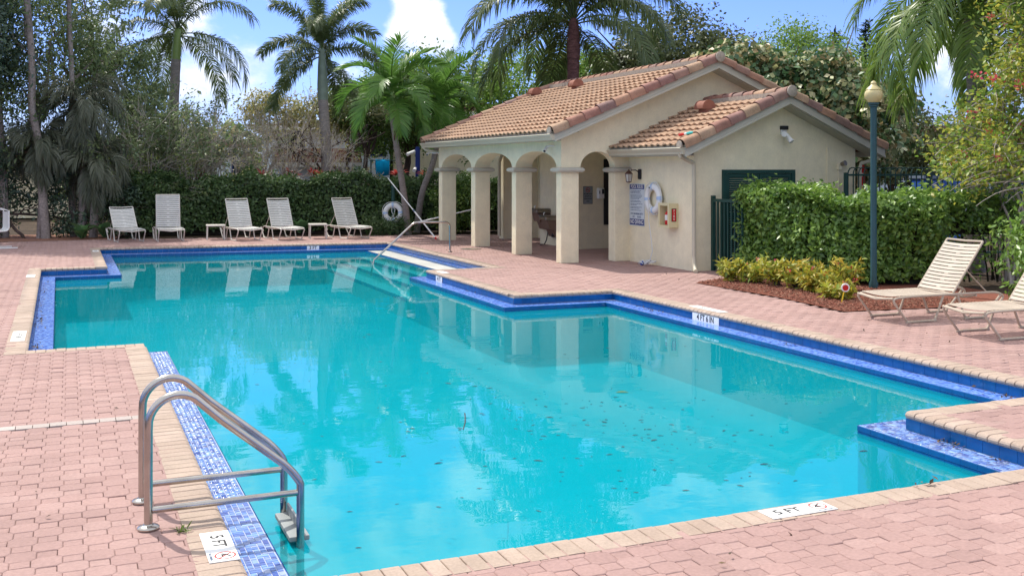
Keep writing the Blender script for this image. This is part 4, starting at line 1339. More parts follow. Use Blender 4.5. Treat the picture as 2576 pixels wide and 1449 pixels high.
# ================================================================== POOLSIDE FURNITURE
# chaise: local x from foot end (0) to head end, y across, z up
def smooth_path(pts, n=6):
    """round the corners of a polyline with small arcs: (x,y,z,r)"""
    out = []
    P = [Vector(p[:3]) for p in pts]
    for i, p in enumerate(P):
        r = pts[i][3] if len(pts[i]) > 3 else 0
        if i in (0, len(P) - 1) or r == 0:
            out.append(p)
            continue
        a = (P[i - 1] - p)
        b = (P[i + 1] - p)
        ra = min(r, a.length * 0.49)
        rb = min(r, b.length * 0.49)
        A, B = p + a.normalized() * ra, p + b.normalized() * rb
        for k in range(n + 1):
            t = k / n
            out.append(A * (1 - t) ** 2 + p * 2 * t * (1 - t) + B * t * t)
    return out
def strap_mesh(m, w=0.62, d=0.0425):
    vs, n = [], 6
    for k in range(n + 1):
        y = -w / 2 + w * k / n
        s = -0.022 * (1 - (2 * y / w) ** 2)
        vs += [(0, y, s), (d, y, s), (0, y, s - 0.004), (d, y, s - 0.004)]
    fs = []
    for k in range(n):
        a, b = 4 * k, 4 * k + 4
        fs += [(a, a + 1, b + 1, b), (a + 2, b + 2, b + 3, a + 3), (a, b, b + 2, a + 2), (a + 1, a + 3, b + 3, b + 1)]
    return MB().add(vs, fs).mesh('strap', m)
STRAP = {'tan': strap_mesh(MT['tan']), 'white': strap_mesh(MT['whitestrap'])}
LEGM = {}
def chaise(label, loc, rz_, back, kind, group, length=1.95, blen=0.84, hinge=1.07):
    t = thing('sun_lounger', label, 'sun lounger', loc, rz_, group)
    fm = MT['tanframe' if kind == 'tan' else 'whiteframe']
    rad = 0.0155
    hz = 0.345
    for s in (-1, 1):
        y = s * 0.335
        fr_ = MB().tube(smooth_path([(0.28, y, 0.02, 0), (0.02, y, hz - 0.02, 0.10), (0.25, y, hz, 0.3), (length - 0.15, y, hz + 0.0, 0.1), (length, y, hz - 0.06, 0.08), (length - 0.10, y, 0.2, 0)]), rad, 8)
        fr_.build('side_rail', fm, t, smooth=True)
        for (xa, xb, xt0, xt1) in ((0.28, 0.74, 0.03, 0.88), (1.26, 1.58, 1.12, 1.88)):
            pts = [(xt0 if xa > 1 else xa, y, hz - 0.01 if xa > 1 else 0.02, 0), (xa, y, 0.016, 0.05), (xb, y, 0.016, 0.05), (xt1, y, hz - 0.04, 0)]
            if xa < 1:
                pts = [(xa - 0.01, y, 0.03, 0), (xa, y, 0.016, 0.01), (xb, y, 0.016, 0.05), (xt1, y, hz - 0.01, 0)]
            l_ = MB().tube(smooth_path(pts, 4), rad, 8)
            l_.build('leg', fm, t, smooth=True)
            f_ = MB()
            for x in (xa + 0.015, xb - 0.015):
                f_.box(x - 0.035, x + 0.035, y - 0.02, y + 0.02, 0.0, 0.03)
            f_.build('foot_pad', fm, t, bevel=0.008)
    for cb_ in ([(0.05, -0.335, hz - 0.015), (0.05, 0, hz - 0.05), (0.05, 0.335, hz - 0.015)], [(hinge, -0.335, hz), (hinge, 0.335, hz)], [(1.45, -0.335, hz - 0.03), (1.45, -0.1, hz - 0.08), (1.45, 0.1, hz - 0.08), (1.45, 0.335, hz - 0.03)]):
        MB().tube(cb_, rad, 8).build('cross_bar', fm, t, smooth=True)
    nseat = int((hinge - 0.06) / 0.058)
    for k in range(nseat):
        x = 0.05 + k * 0.058
        link('strap', STRAP[kind], t, (x, 0, hz + 0.016 - (0.02 if k == 0 else 0)), (0, 0, 0), (1, 1.05, 1))
    ca, sa = math.cos(back), math.sin(back)
    bx = lambda s, y, n=0.0: (hinge + s * ca - n * sa, y, hz + 0.02 + s * sa + n * ca)
    for s in (-1, 1):
        MB().tube([bx(0, s * 0.315), bx(blen, s * 0.315)], rad, 8).build('back_rail', fm, t, smooth=True)
    MB().tube([bx(blen, -0.315), bx(blen, 0, -0.015), bx(blen, 0.315)], rad, 8).build('top_rail', fm, t, smooth=True)
    n = int((blen - 0.02) / 0.056)
    for k in range(n):
        o = link('strap', STRAP[kind], t, bx(0.015 + k * 0.056, 0, 0.012), (0, -back, 0), (1.0, 1, 1))
    # bridging pieces down the middle of the back
    bm__ = MB()
    for k in range(0, n - 1, 2):
        s = 0.015 + k * 0.056 + 0.048
        bm__.add([bx(s, -0.035, -0.010), bx(s + 0.011, -0.035, -0.010), bx(s + 0.011, 0.035, -0.010), bx(s, 0.035, -0.010)], [(0, 1, 2, 3)])
    bm__.build('strap_bridge', MT['tan' if kind == 'tan' else 'whitestrap'], t)
    for y in (-0.29, 0.29):
        MB().tube([bx(blen * 0.45, y, -0.02), (hinge + 0.62, y, hz - 0.01)], 0.009, 6).build('support_bar', fm, t)
    return t
GR = 'tan sun loungers on the right deck'
chaise('tan slatted sun lounger nearest the lamp post, feet towards the pool', (9.73, 10.72, 0), R(-1.5), R(52), 'tan', GR)
chaise('tan slatted sun lounger at the right edge beside the flowering bush', (9.74, 9.26, 0), R(-3.5), R(53), 'tan', GR)
GF = 'pale sun loungers in a row before the far hedge'
for lb, x, y, rzv, bk, ln in (('pale slatted sun lounger with a low reclined back, leftmost of the far row', 1.60, 30.05, 99, 44, 0.80),
                              ('pale slatted sun lounger with an almost upright tall back in the far row', 2.60, 29.9, 91, 80, 0.92),
                              ('pale slatted sun lounger beside the left low white table', 4.64, 29.35, 98, 60, 0.90),
                              ('pale slatted sun lounger between the two low white tables, left of the gap', 5.78, 29.15, 98, 60, 0.90),
                              ('pale slatted sun lounger right of the second white table, near the life ring post', 7.70, 28.95, 101, 60, 0.90)):
    chaise(lb, (x, y, 0), R(rzv), R(bk), 'white', GF, length=1.75, blen=ln, hinge=0.95)
# side tables
def side_table(label, x, y, rzv):
    t = thing('side_table', label, 'side table', (x, y, 0), rzv, 'low white side tables')
    MB().box(-0.26, 0.26, -0.26, 0.26, 0.385, 0.425).build('table_top', MT['whiteframe'], t, bevel=0.012)
    for sx in (-1, 1):
        for sy in (-1, 1):
            MB().tube([(sx * 0.225, sy * 0.225, 0.385), (sx * 0.235, sy * 0.235, 0.0)], 0.017, 8).build('leg', MT['whiteframe'], t, smooth=True)
side_table('low square white side table left of the third lounger', 3.83, 30.45, R(-5))
side_table('low square white side table between the fourth and fifth loungers', 6.62, 29.85, R(-8))
# armchair cut by the left edge: sling chair seen from the side
t = thing('patio_chair', 'white framed patio chair at the left edge of the deck', 'chair', (-1.68, 29.2, 0), R(196))
for s in (-1, 1):
    y = s * 0.28
    MB().tube(smooth_path([(-0.02, y, 1.02, 0), (-0.22, y * 0.98, 0.95, 0), (-0.22, y, 0.45, 0.1), (0.22, y, 0.43, 0.06), (0.28, y, 0.02, 0.05), (-0.25, y, 0.016, 0.05), (-0.42, y, 0.016, 0)]), 0.016, 8).build('side_frame', MT['white'], t, smooth=True)
MB().ext([(-0.2, 0.93), (-0.21, 0.5), (-0.16, 0.455), (0.2, 0.44), (0.2, 0.434), (-0.17, 0.449), (-0.216, 0.5), (-0.206, 0.93)], (0, -0.27, 0), (1, 0, 0), (0, 0, 1), (0, 0.54, 0)).build('sling', MT['whitestrap'], t)

# pool ladder
t = thing('pool_ladder', 'stainless steel pool ladder with two curved handrails at the near left corner', 'pool ladder', (0.40, 6.35, 0))
for y in (6.10, 6.61):
    pts = [(0.405, y, 0.0, 0), (0.405, y, 0.735, 0.30), (0.66, y, 0.735, 0.22), (0.66, y, 0.69, 0.0)]
    path = [(0.405, y, 0.0), (0.405, y, 0.3), (0.405, y, 0.55)]
    for k in range(1, 13):
        q = math.pi - (math.pi - R(55)) * k / 12
        path.append((0.565 + 0.16 * math.cos(q), y, 0.57 + 0.165 * math.sin(q)))
    path += [(0.80, y, 0.572), (1.0, y, 0.408), (1.145, y, 0.288)]
    for k in range(1, 8):
        q = R(52) * (1 - k / 7)
        path.append((1.145 + 0.105 - 0.105 * (math.sin(q) / math.sin(R(52))) ** 1.2 + 0.0, y, 0.285 - 0.13 * (k / 7) ** 1.3))
    path += [(1.25, y, 0.0), (1.25, y, -0.3), (1.25, y, -0.82)]
    o = MB().tube(path, 0.0235, 16).build('handrail', MT['steel'], None, smooth=True)
    attach(o, t)
    part(t, MB().tube([(0.425, y, 0.105), (1.232, y, 0.105)], 0.019, 14), 'brace', 'steel', smooth=True)
    part(t, MB().lathe([(0.058, 0.0), (0.06, 0.01), (0.054, 0.017), (0.03, 0.024), (0.026, 0.03)], 24, (0.405, y, 0.004)), 'escutcheon', 'steel', smooth=True)
for z in (-0.16, -0.42, -0.68):
    part(t, MB().box(1.19, 1.31, 6.12, 6.59, z - 0.03, z), 'tread', 'offwhite', bevel=0.006)
part(t, MB().box(1.262, 1.275, 6.13, 6.58, -0.33, -0.10), 'tread_plate', 'offwhite')
# entry handrail at the steps
t = thing('step_handrail', 'single stainless handrail rising over the entry steps before the first column', 'handrail', (8.46, 23.65, 0))
part(t, MB().tube(smooth_path([(8.465, 23.65, 0.0, 0), (8.455, 23.65, 0.725, 0.14), (7.56, 23.65, 0.735, 0.10), (6.58, 23.68, -0.13, 0.0), (6.50, 23.68, -0.5, 0)]), 0.024, 12), 'rail', 'steel', smooth=True)
part(t, MB().lathe([(0.055, 0), (0.055, 0.01), (0.03, 0.022)], 18, (8.465, 23.65, 0.003)), 'escutcheon', 'steel', smooth=True)
# life ring on a post by the hedge
t = thing('ring_post', 'dark green post standing before the hedge behind the far life ring', 'post', (9.22, 30.98, 0))
part(t, MB().tube([(9.22, 30.98, 0), (9.22, 30.98, 1.42)], 0.06, 10).lathe([(0.075, 1.42), (0.075, 1.46), (0.03, 1.52)], 12, (9.22, 30.98, 0)), 'shaft', 'green', smooth=True)
t = thing('life_ring', 'white life ring with pale bands hanging on the green post by the far hedge', 'life ring', (9.2, 30.86, 0.66))
life_ring(frame((9.18, 30.86, 0.66), (0.92, -0.39, 0), (0.05, 0.1, 1)), t, 0.235, 0.078)
part(t, MB().tube([(9.16, 30.88, 0.88), (9.13, 30.85, 0.7), (9.2, 30.84, 0.55), (9.18, 30.86, 0.45)], 0.012, 5).tube([(9.16, 30.88, 0.88), (9.24, 30.85, 0.75), (9.2, 30.84, 0.6), (9.12, 30.86, 0.5)], 0.012, 5), 'hanging_line', 'rope')
# poles
t = thing('telescopic_pole', 'long white telescopic pool pole leaning up from the foot of the first column', 'pole', (9.42, 28.0, 0))
A_, B_ = Vector((9.50, 27.68, 0.03)), Vector((8.62, 29.5, 1.74))
part(t, MB().tube([A_, A_.lerp(B_, 0.45)], 0.020, 8), 'lower_tube', 'white', smooth=True)
part(t, MB().tube([A_.lerp(B_, 0.45), B_], 0.015, 8), 'upper_tube', 'white', smooth=True)
part(t, MB().tube([A_.lerp(B_, 0.44), A_.lerp(B_, 0.47)], 0.025, 8), 'clamp', 'greyprint', smooth=True)
part(t, MB().tube([A_.lerp(B_, 0.0), A_.lerp(B_, 0.03)], 0.024, 8), 'grip', 'red', smooth=True)
t = thing('leaning_pole', 'white pole leaning low behind the first column against the hedge', 'pole', (10.2, 28.9, 0.6))
part(t, MB().tube([(9.45, 29.2, 0.44), (11.3, 28.35, 0.92)], 0.02, 8), 'tube', 'white', smooth=True)
# floor drain plate by the second column
t = cat_obj(MB().lathe([(0.26, 0.0), (0.26, 0.006), (0.24, 0.008)], 20, (9.26, 24.32, 0.002)), 'drain_cover', 'steel2', 'round drain cover in the deck beside the second column', 'drain cover')
# lamp posts
def lamp_post(label, x, y, h=3.06, rp=0.052):
    t = thing('lamp_post', label, 'lamp post', (x, y, 0), 0, 'cream globe lamp posts')
    MB().lathe([(0.075, 0), (0.075, 0.10), (rp, 0.16), (rp, h - 0.03), (rp * 1.35, h - 0.02), (rp * 1.35, h), (rp * 1.7, h + 0.02), (rp * 1.7, h + 0.045)], 18).build('pole', MT['lampgreen'], t, smooth=True)
    MB().lathe([(0.075, h + .045), (0.105, h + 0.07), (0.142, h + 0.13), (0.15, h + 0.18), (0.14, h + 0.225), (0.115, h + 0.255), (0.125, h + 0.262), (0.10, h + 0.295), (0.06, h + 0.33), (0.042, h + 0.35), (0.05, h + 0.365), (0.04, h + 0.39), (0.014, h + 0.41)], 24).build('globe', MT['globe'], t, smooth=True)
    MB().tube([(rp + 0.006, 0, h + 0.02), (rp + 0.03, 0, h + 0.02)], 0.012, 6).build('set_screw', MT['lampgreen'], t)
    return t
lamp_post('tall lamp post with cream urn globe rising in front of the right hedge', 12.33, 13.55)
lamp_post('lamp post with cream globe half hidden among bare shrubs behind the far hedge', 5.13, 35.86)
# floodlight pole behind the far hedge
t = thing('floodlight_pole', 'dark blue pole with two white floodlights behind the far hedge', 'light pole', (11.15, 34.5, 0))
part(t, MB().tube([(11.15, 34.5, 0), (11.15, 34.5, 2.72)], 0.085, 12).tube([(11.15, 34.5, 2.72), (11.15, 34.5, 2.78)], 0.07, 12), 'pole', 'navy', smooth=True)
part(t, MB().tube([(11.02, 34.45, 2.62), (10.72, 34.35, 2.5)], [0.05, 0.065], 10), 'lamp_head', 'white', smooth=True)
part(t, MB().tube([(11.05, 34.45, 2.02), (10.95, 34.3, 1.95)], [0.05, 0.07], 10), 'lamp_head', 'white', smooth=True)
# towel over a rail
t = thing('towel_rail', 'short dark rail behind the hedge with a turquoise towel over it', 'rail', (10.0, 34.9, 0))
part(t, MB().tube([(9.55, 34.95, 2.30), (10.55, 34.75, 2.30)], 0.02, 6).tube([(9.6, 34.94, 0), (9.6, 34.94, 2.3)], 0.025, 6).tube([(10.5, 34.76, 0), (10.5, 34.76, 2.3)], 0.025, 6), 'frame', 'green')
tb = MB()
n = 12
vs = []
for k in range(n + 1):
    a = k / n
    x, y = 9.76 + 0.46 * a, 34.91 - 0.09 * a
    w = 0.02 * math.sin(a * 9)
    vs += [(x, y - 0.05 + w, 1.72 + 0.08 * a), (x, y - 0.045 + w, 2.27), (x, y, 2.335), (x, y + 0.05 - w, 2.27), (x, y + 0.06, 1.95)]
tb.add(vs, [(5 * k + j, 5 * k + j + 1, 5 * k + j + 6, 5 * k + j + 5) for k in range(n) for j in range(4)])
tw_ = tb.build('towel', MT['towel'], None, smooth=True)
md = tw_.modifiers.new('thick', 'SOLIDIFY')
md.thickness = 0.012
tag(tw_, 'turquoise towel hanging over a rail behind the far hedge', 'towel')
# picket gate beside the front block
t = thing('picket_gate', 'narrow dark green picket gate between the front block and the right hedge', 'gate', (11.7, 16.9, 0))
for k in range(9):
    y = 17.22 - k * 0.115
    part(t, MB().box(11.66, 11.69, y - 0.018, y + 0.018, 0.06, 1.36), 'picket', 'green')
part(t, MB().box(11.645, 11.705, 16.26, 17.26, 1.36, 1.42), 'top_rail', 'green')
part(t, MB().box(11.645, 11.705, 16.26, 17.26, 0.10, 0.15), 'bottom_rail', 'green')
part(t, MB().box(11.64, 11.71, 17.225, 17.295, 0, 1.48), 'post', 'green')
# hoop topped fence behind the right hedge
t = thing('hoop_top_fence', 'green metal fence with curved picket tops running behind the right hedge', 'fence', (14.9, 16.9, 0))
FA, FB = Vector((14.75, 16.95, 0)), Vector((20.5, 15.6, 0))
fd = (FB - FA).normalized()
fn = Vector((-fd.y, fd.x, 0))
npk = 50
pk = MB().tube([(0, 0, 0.1), (0, 0, 1.9), (0.01, 0, 1.96), (0.04, 0, 2.01), (0.085, 0, 2.03), (0.13, 0, 2.03), (0.17, 0, 2.01)], 0.0125, 6).mesh('picket', MT['green'], smooth=True)
fang = math.atan2(fd.y, fd.x)
for k in range(npk):
    p = FA + fd * (k * 0.118)
    o = link('picket', pk, t)
    o.matrix_basis = Matrix.Translation(t.location).inverted() @ Matrix.Translation(p) @ Matrix.Rotation(fang, 4, 'Z')
for z in (1.88, 0.25):
    mb = MB().ext([(-0.02, -0.02), (0.02, -0.02), (0.02, 0.02), (-0.02, 0.02)], FA + Vector((0, 0, z)) + fn * 0.0, fn, (0, 0, 1), FB - FA)
    part(t, mb, 'rail', 'green')
for k in (0, 16, 32, 49):
    p = FA + fd * (k * 0.118 - 0.05)
    part(t, MB().box(p.x - 0.03, p.x + 0.03, p.y - 0.03, p.y + 0.03, 0, 1.93), 'post', 'green')
# marker flag board behind the lamp post
t = thing('marker_board', 'narrow red arrow and yellow marker board behind the lamp post', 'sign', (15.62, 17.5, 0))
Mx = frame((15.62, 17.5, 1.55), (0.92, -0.39, 0), (0, 0, 1))
for nm, poly, m_ in (('arrow', [(-0.05, 0.1), (0.05, 0.1), (0.05, 0.42), (0.095, 0.42), (0, 0.58), (-0.095, 0.42), (-0.05, 0.42)], 'red'), ('yellow_panel', [(-0.06, -0.4), (0.06, -0.4), (0.06, 0.05), (-0.03, 0.1), (-0.06, 0.1)], 'yellow')):
    mb = MB().ext([(a, b) for a, b in poly], (0, 0, -0.01), (1, 0, 0), (0, 1, 0), (0, 0, 0.02))
    mb.xform(Mx)
    part(t, mb, nm, m_)
attach(text('lettering', 'r', 0.16, Mx @ Matrix.Translation((0, 0.34, 0.0125)), MT['white'], None), t)
part(t, MB().tube([(15.625, 17.53, 0), (15.625, 17.53, 1.9)], 0.02, 6), 'stake', 'white')
# sprinkler flag in the mulch bed
t = thing('marker_flag', 'small round red and white marker on a yellow stake in the mulch bed', 'marker', (10.6, 12.31, 0))
part(t, MB().tube([(10.595, 12.31, 0.02), (10.63, 12.295, 0.19)], 0.008, 6), 'stake', 'yellow')
mb = MB().lathe([(0.062, -0.008), (0.066, 0), (0.062, 0.008)], 20)
Mx = Matrix.Translation((10.645, 12.29, 0.235)) @ frame((0, 0, 0), (0.92, -0.39, 0), (0, 0, 1))
mb.xform(Mx)
part(t, mb, 'disc', 'white', smooth=True)
mb = MB().lathe([(0.044, 0.0075), (0.044, 0.011)], 20)
mb.xform(Mx)
part(t, mb, 'red_face', 'red')

# ================================================================== VEGETATION
def nrm(a):
    return a / (np.linalg.norm(a, axis=-1, keepdims=True) + 1e-9)
def leaf_arrays(P, Nr, size, aspect=0.5, jit=0.7, fold=0.25, clump=None, droop=0.0):
    n = len(P)
    N_ = nrm(Nr + jit * rng.normal(size=(n, 3)))
    a = nrm(np.cross(N_, rng.normal(size=(n, 3))))
    if droop:
        a = nrm(a + np.array([0, 0, -droop]))
    b = nrm(np.cross(N_, a))
    N_ = np.cross(a, b)
    L = (size * rng.uniform(0.65, 1.3, n))[:, None]
    w = L * aspect * 0.5
    V = np.stack([P, P + a * L * 0.45 + b * w + N_ * w * fold, P + a * L, P + a * L * 0.45 - b * w + N_ * w * fold], 1)
    r = rng.random(n) * 0.5 + (clump * 0.5 if clump is not None else rng.random(n) * 0.5)
    return V.reshape(-1, 3), r
def leaf_mesh(name, P, Nr, size, m, **k):
    V, r = leaf_arrays(P, Nr, size, **k)
    n = len(P)
    base = np.arange(n) * 4
    lv = np.stack([base, base + 1, base + 2, base, base + 2, base + 3], 1).ravel()
    return np_mesh(name, V, lv, np.arange(2 * n) * 3, m, np.repeat(r, 4))
def crown_points(cs, nleaf):
    """cs: list of (centre, radii, clumps, clump radius)"""
    Ps, Ns, Cl = [], [], []
    tot = sum(c[2] for c in cs)
    for (c, rad, nc, cr) in cs:
        d = nrm(rng.normal(size=(nc, 3)))
        rr = rng.uniform(0.45, 1.02, nc) ** 0.7
        cc = np.array(c) + d * rr[:, None] * np.array(rad)
        k = int(nleaf / tot)
        s = cr * rng.uniform(0.6, 1.35, nc)
        off = rng.normal(size=(nc, k, 3)) * np.array([1, 1, 0.65])
        off = off / np.maximum(1, np.linalg.norm(off, axis=2, keepdims=True) / 1.6)
        P = cc[:, None, :] + off * s[:, None, None]
        Nn = nrm(off + d[:, None, :] * 0.5 + np.array([0, 0, 0.9]))
        Ps.append(P.reshape(-1, 3))
        Ns.append(Nn.reshape(-1, 3))
        Cl.append(np.repeat(rng.random(nc), k))
    return np.concatenate(Ps), np.concatenate(Ns), np.concatenate(Cl)
def wig(p, q, n=6, amp=0.08):
    p, q = Vector(p), Vector(q)
    L = (q - p).length
    out = []
    for k in range(n + 1):
        t = k / n
        j = Vector(rng.normal(size=3)) * amp * L * math.sin(math.pi * t) * 0.5
        out.append(p.lerp(q, t) + j)
    return out
def tree(name, label, cat, base, cs, nleaf, size, leaf, bark='bark', r0=0.16, group=None, aspect=0.5, droop=0.0, trunks=1, htr=None):
    t = thing(name, label, cat, base, 0, group)
    b = Vector(base)
    top = Vector(cs[0][0])
    mb = MB()
    for k in range(trunks):
        bb = b + Vector((rng.normal(0, 0.25), rng.normal(0, 0.25), 0)) * (k > 0)
        tp = top + Vector(rng.normal(size=3)) * 0.5 * (k > 0)
        fork = bb.lerp(tp, htr or 0.55)
        pts = wig(bb, fork, 6, 0.014 if (htr or 0) > 0.8 else 0.06)
        mb.tube(pts, np.linspace(r0, r0 * 0.6, len(pts)), 9)
        for (c, rad, nc, cr) in cs:
            for j in range(3):
                tgt = Vector(c) + Vector(rng.normal(size=3) * np.array(rad) * 0.55)
                pts = wig(fork, tgt, 5, 0.12)
                mb.tube(pts, np.linspace(r0 * 0.5, r0 * 0.1, len(pts)), 6)
    attach(mb.build('trunk', MT[bark], None, smooth=True), t)
    P, Nn, Cl = crown_points(cs, nleaf)
    me = leaf_mesh('crown', P, Nn, size, MT[leaf], aspect=aspect, clump=Cl, droop=droop)
    attach(link('crown', me), t)
    return t
# ---- palms
def frond_mesh(name, m, L, th0, droop, n, ll, lw, fwd=0.75, g=0.25, lift=0.15, plume=0.0, pet=0.14, stem=0.022):
    ns = 26
    s = np.linspace(0, 1, ns)
    th = th0 - droop * s ** 1.35
    ds = L / (ns - 1)
    x = np.concatenate([[0], np.cumsum(np.cos(th[:-1]) * ds)])
    z = np.concatenate([[0], np.cumsum(np.sin(th[:-1]) * ds)])
    mb = MB().tube([(x[k], 0, z[k]) for k in range(0, ns)], [stem * (1 - 0.85 * q) + 0.003 for q in s], 5)
    rv = np.array(mb.v)
    rlv = [i for f in mb.f for i in f]
    rls = list(np.cumsum([0] + [len(f) for f in mb.f])[:-1])
    u = np.tile(np.linspace(pet, 1.0, n), 2) + rng.normal(0, 0.004, 2 * n)
    u = np.clip(u, 0, 1)
    sd = np.repeat([1.0, -1.0], n)
    px, pz, pt = np.interp(u, s, x), np.interp(u, s, z), np.interp(u, s, th)
    P = np.stack([px, np.zeros_like(px), pz], 1)
    T = np.stack([np.cos(pt), 0 * pt, np.sin(pt)], 1)
    Nv = np.stack([-np.sin(pt), 0 * pt, np.cos(pt)], 1)
    S = np.stack([0 * pt, sd, 0 * pt], 1)
    q = (u - pet) / (1 - pet)
    l = ll * (0.45 + 0.55 * np.sin(math.pi * (0.10 + 0.72 * q))) * rng.uniform(0.85, 1.1, len(u))
    f = fwd + 0.5 * q ** 2
    lf = lift + plume * rng.uniform(-1, 1, len(u))
    d = nrm(S * np.cos(f)[:, None] + T * np.sin(f)[:, None] + Nv * lf[:, None] + rng.normal(0, 0.05, (len(u), 3)))
    wv = nrm(T - (T * d).sum(1, keepdims=True) * d + Nv * 0.35 * sd[:, None] * 0)
    wd = np.array([0.55, 1.0, 0.75, 0.06])
    rows = []
    p = P
    for k in range(4):
        w = wv * (lw * wd[k] * 0.5)
        rows += [p - w, p + w]
        p = p + d * (l / 3)[:, None]
        d = nrm(d + np.array([0, 0, -g]) * (1 + 0.5 * k))
    LV = np.stack(rows, 1)
    nl = len(u)
    b0 = len(rv) + np.arange(nl) * 8
    quad = np.array([[0, 1, 3, 2], [2, 3, 5, 4], [4, 5, 7, 6]])
    lv2 = (b0[:, None, None] + quad[None]).ravel()
    ls2 = len(rlv) + np.arange(nl * 3) * 4
    rnd = np.concatenate([np.full(len(rv), 0.95), np.repeat(rng.random(nl), 8)])
    return np_mesh(name, np.concatenate([rv, LV.reshape(-1, 3)]), np.concatenate([rlv, lv2]).astype(int), np.concatenate([rls, ls2]).astype(int), m, rnd)
def palm(label, path, r0, r1, bark, meshes, nf, crown, shaft=None, elmap=None, group=None, cat='palm tree', name='palm_tree', extra=None, sc=1.0, az0=0.0, skip=None):
    t = thing(name, label, cat, path[0], 0, group)
    rs = np.linspace(r0, r1, len(path))
    pts = []
    P = [Vector(p) for p in path]
    for i in range(len(P) - 1):
        for k in range(8):
            a = k / 8
            p0, p1, p2, p3 = P[max(i - 1, 0)], P[i], P[i + 1], P[min(i + 2, len(P) - 1)]
            pts.append(0.5 * ((2 * p1) + (p2 - p0) * a + (2 * p0 - 5 * p1 + 4 * p2 - p3) * a * a + (3 * p1 - p0 - 3 * p2 + p3) * a ** 3))
    pts.append(P[-1])
    n = len(pts)
    rr = [(r0 + (r1 - r0) * (k / (n - 1)) ** 0.6) * (1 + 0.05 * (k % 2)) for k in range(n)]
    attach(MB().tube(pts, rr, 12).build('trunk', MT[bark], None, smooth=True), t)
    C0 = Vector(crown)
    if shaft:
        m_, h, ra, rb = shaft
        a = P[-1]
        attach(MB().tube([a, a.lerp(C0, 0.3), a.lerp(C0, 0.7), C0, C0 + Vector((0, 0, 0.1))], [ra * 0.95, ra, (ra + rb) / 2, rb, rb * 0.5], 12).build('crownshaft', MT[m_], None, smooth=True), t)
    for k in range(nf):
        e = k / (nf - 1)
        me = meshes[min(len(meshes) - 1, int(e * len(meshes)))]
        az = az0 + k * 2.39996 + rng.normal(0, 0.12)
        if skip and skip(az, e):
            continue
        o = link('frond', me, t, C0 - Vector(path[0]) + Vector((0, 0, 0.12 - 0.30 * e)), (rng.normal(0, 0.12), rng.normal(0, 0.06), az))
        k_ = sc * rng.uniform(0.9, 1.08)
        o.scale = (k_, k_, k_)
    return t
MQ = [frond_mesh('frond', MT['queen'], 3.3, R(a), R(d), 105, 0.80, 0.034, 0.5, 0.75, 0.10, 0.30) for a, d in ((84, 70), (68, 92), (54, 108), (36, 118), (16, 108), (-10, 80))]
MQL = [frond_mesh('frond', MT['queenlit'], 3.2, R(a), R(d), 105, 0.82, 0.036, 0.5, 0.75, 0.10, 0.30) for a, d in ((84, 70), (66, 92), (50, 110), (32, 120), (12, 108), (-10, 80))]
MF = [frond_mesh('frond', MT['foxtail'], 2.3, R(a), R(d), 230, 0.46, 0.024, 0.55, 0.40, 0.0, 1.1) for a, d in ((84, 45), (70, 75), (54, 92), (36, 98), (14, 88), (-30, 50))]
MA = [frond_mesh('frond', MT['adonidia'], 1.75, R(a), R(d), 42, 0.58, 0.046, 0.62, 0.16, 0.35, 0.05, pet=0.10, stem=0.024) for a, d in ((80, 60), (64, 90), (48, 112), (30, 122), (10, 112), (-12, 80))]
palm('tall queen palm with drooping fronds and thick purple brown trunk right behind the pool house', [(15.2, 30.5, 0), (15.15, 30.5, 3), (15.2, 30.5, 5.6)], 0.21, 0.19, 'boots', MQ, 34, (15.2, 30.5, 6.85), ('boots', 1, 0.22, 0.16), sc=1.30, skip=lambda az, e: e > 0.45 and math.cos(az - R(243.5)) > 0.72)
palm('queen palm with yellowed lower fronds left of centre, beyond the bare shrubs', [(3.35, 38.8, 0), (3.4, 38.8, 3), (3.5, 38.7, 5.9)], 0.17, 0.16, 'palmbark', MQ, 20, (3.55, 38.7, 6.9), ('shaft', 1, 0.16, 0.12), sc=0.98, skip=lambda az, e: e > 0.5 and math.cos(az - R(265)) > 0.75)
palm('foxtail palm with bushy plumes and grey green crownshaft beyond the far hedge', [(8.25, 35.6, 0), (8.2, 35.6, 2.4), (8.1, 35.7, 4.4)], 0.22, 0.17, 'palmbark', MF, 19, (8.06, 35.7, 6.1), ('greyshaft', 1, 0.19, 0.11), sc=1.08, skip=lambda az, e: e > 0.5 and math.cos(az - R(257)) > 0.75)
ADG = 'small bright palms by the far hedge'
pa = palm('slender leaning palm with bright fronds beside the far life ring', [(9.62, 30.7, 0), (9.42, 30.5, 1.2), (9.12, 30.2, 2.5), (8.88, 29.93, 3.55)], 0.115, 0.085, 'palmbark', MA, 19, (8.88, 29.9, 4.25), ('shaft', 1, 0.105, 0.075), group=ADG, sc=1.0)
pb = palm('slender curved palm with bright fronds rising beside the first column', [(10.15, 31.5, 0), (10.25, 31.3, 1.2), (10.55, 31.0, 2.3), (10.66, 30.9, 3.35)], 0.11, 0.085, 'palmbark', MA, 18, (10.70, 30.9, 4.12), ('shaft', 1, 0.105, 0.075), group=ADG, sc=0.98, az0=0.8)
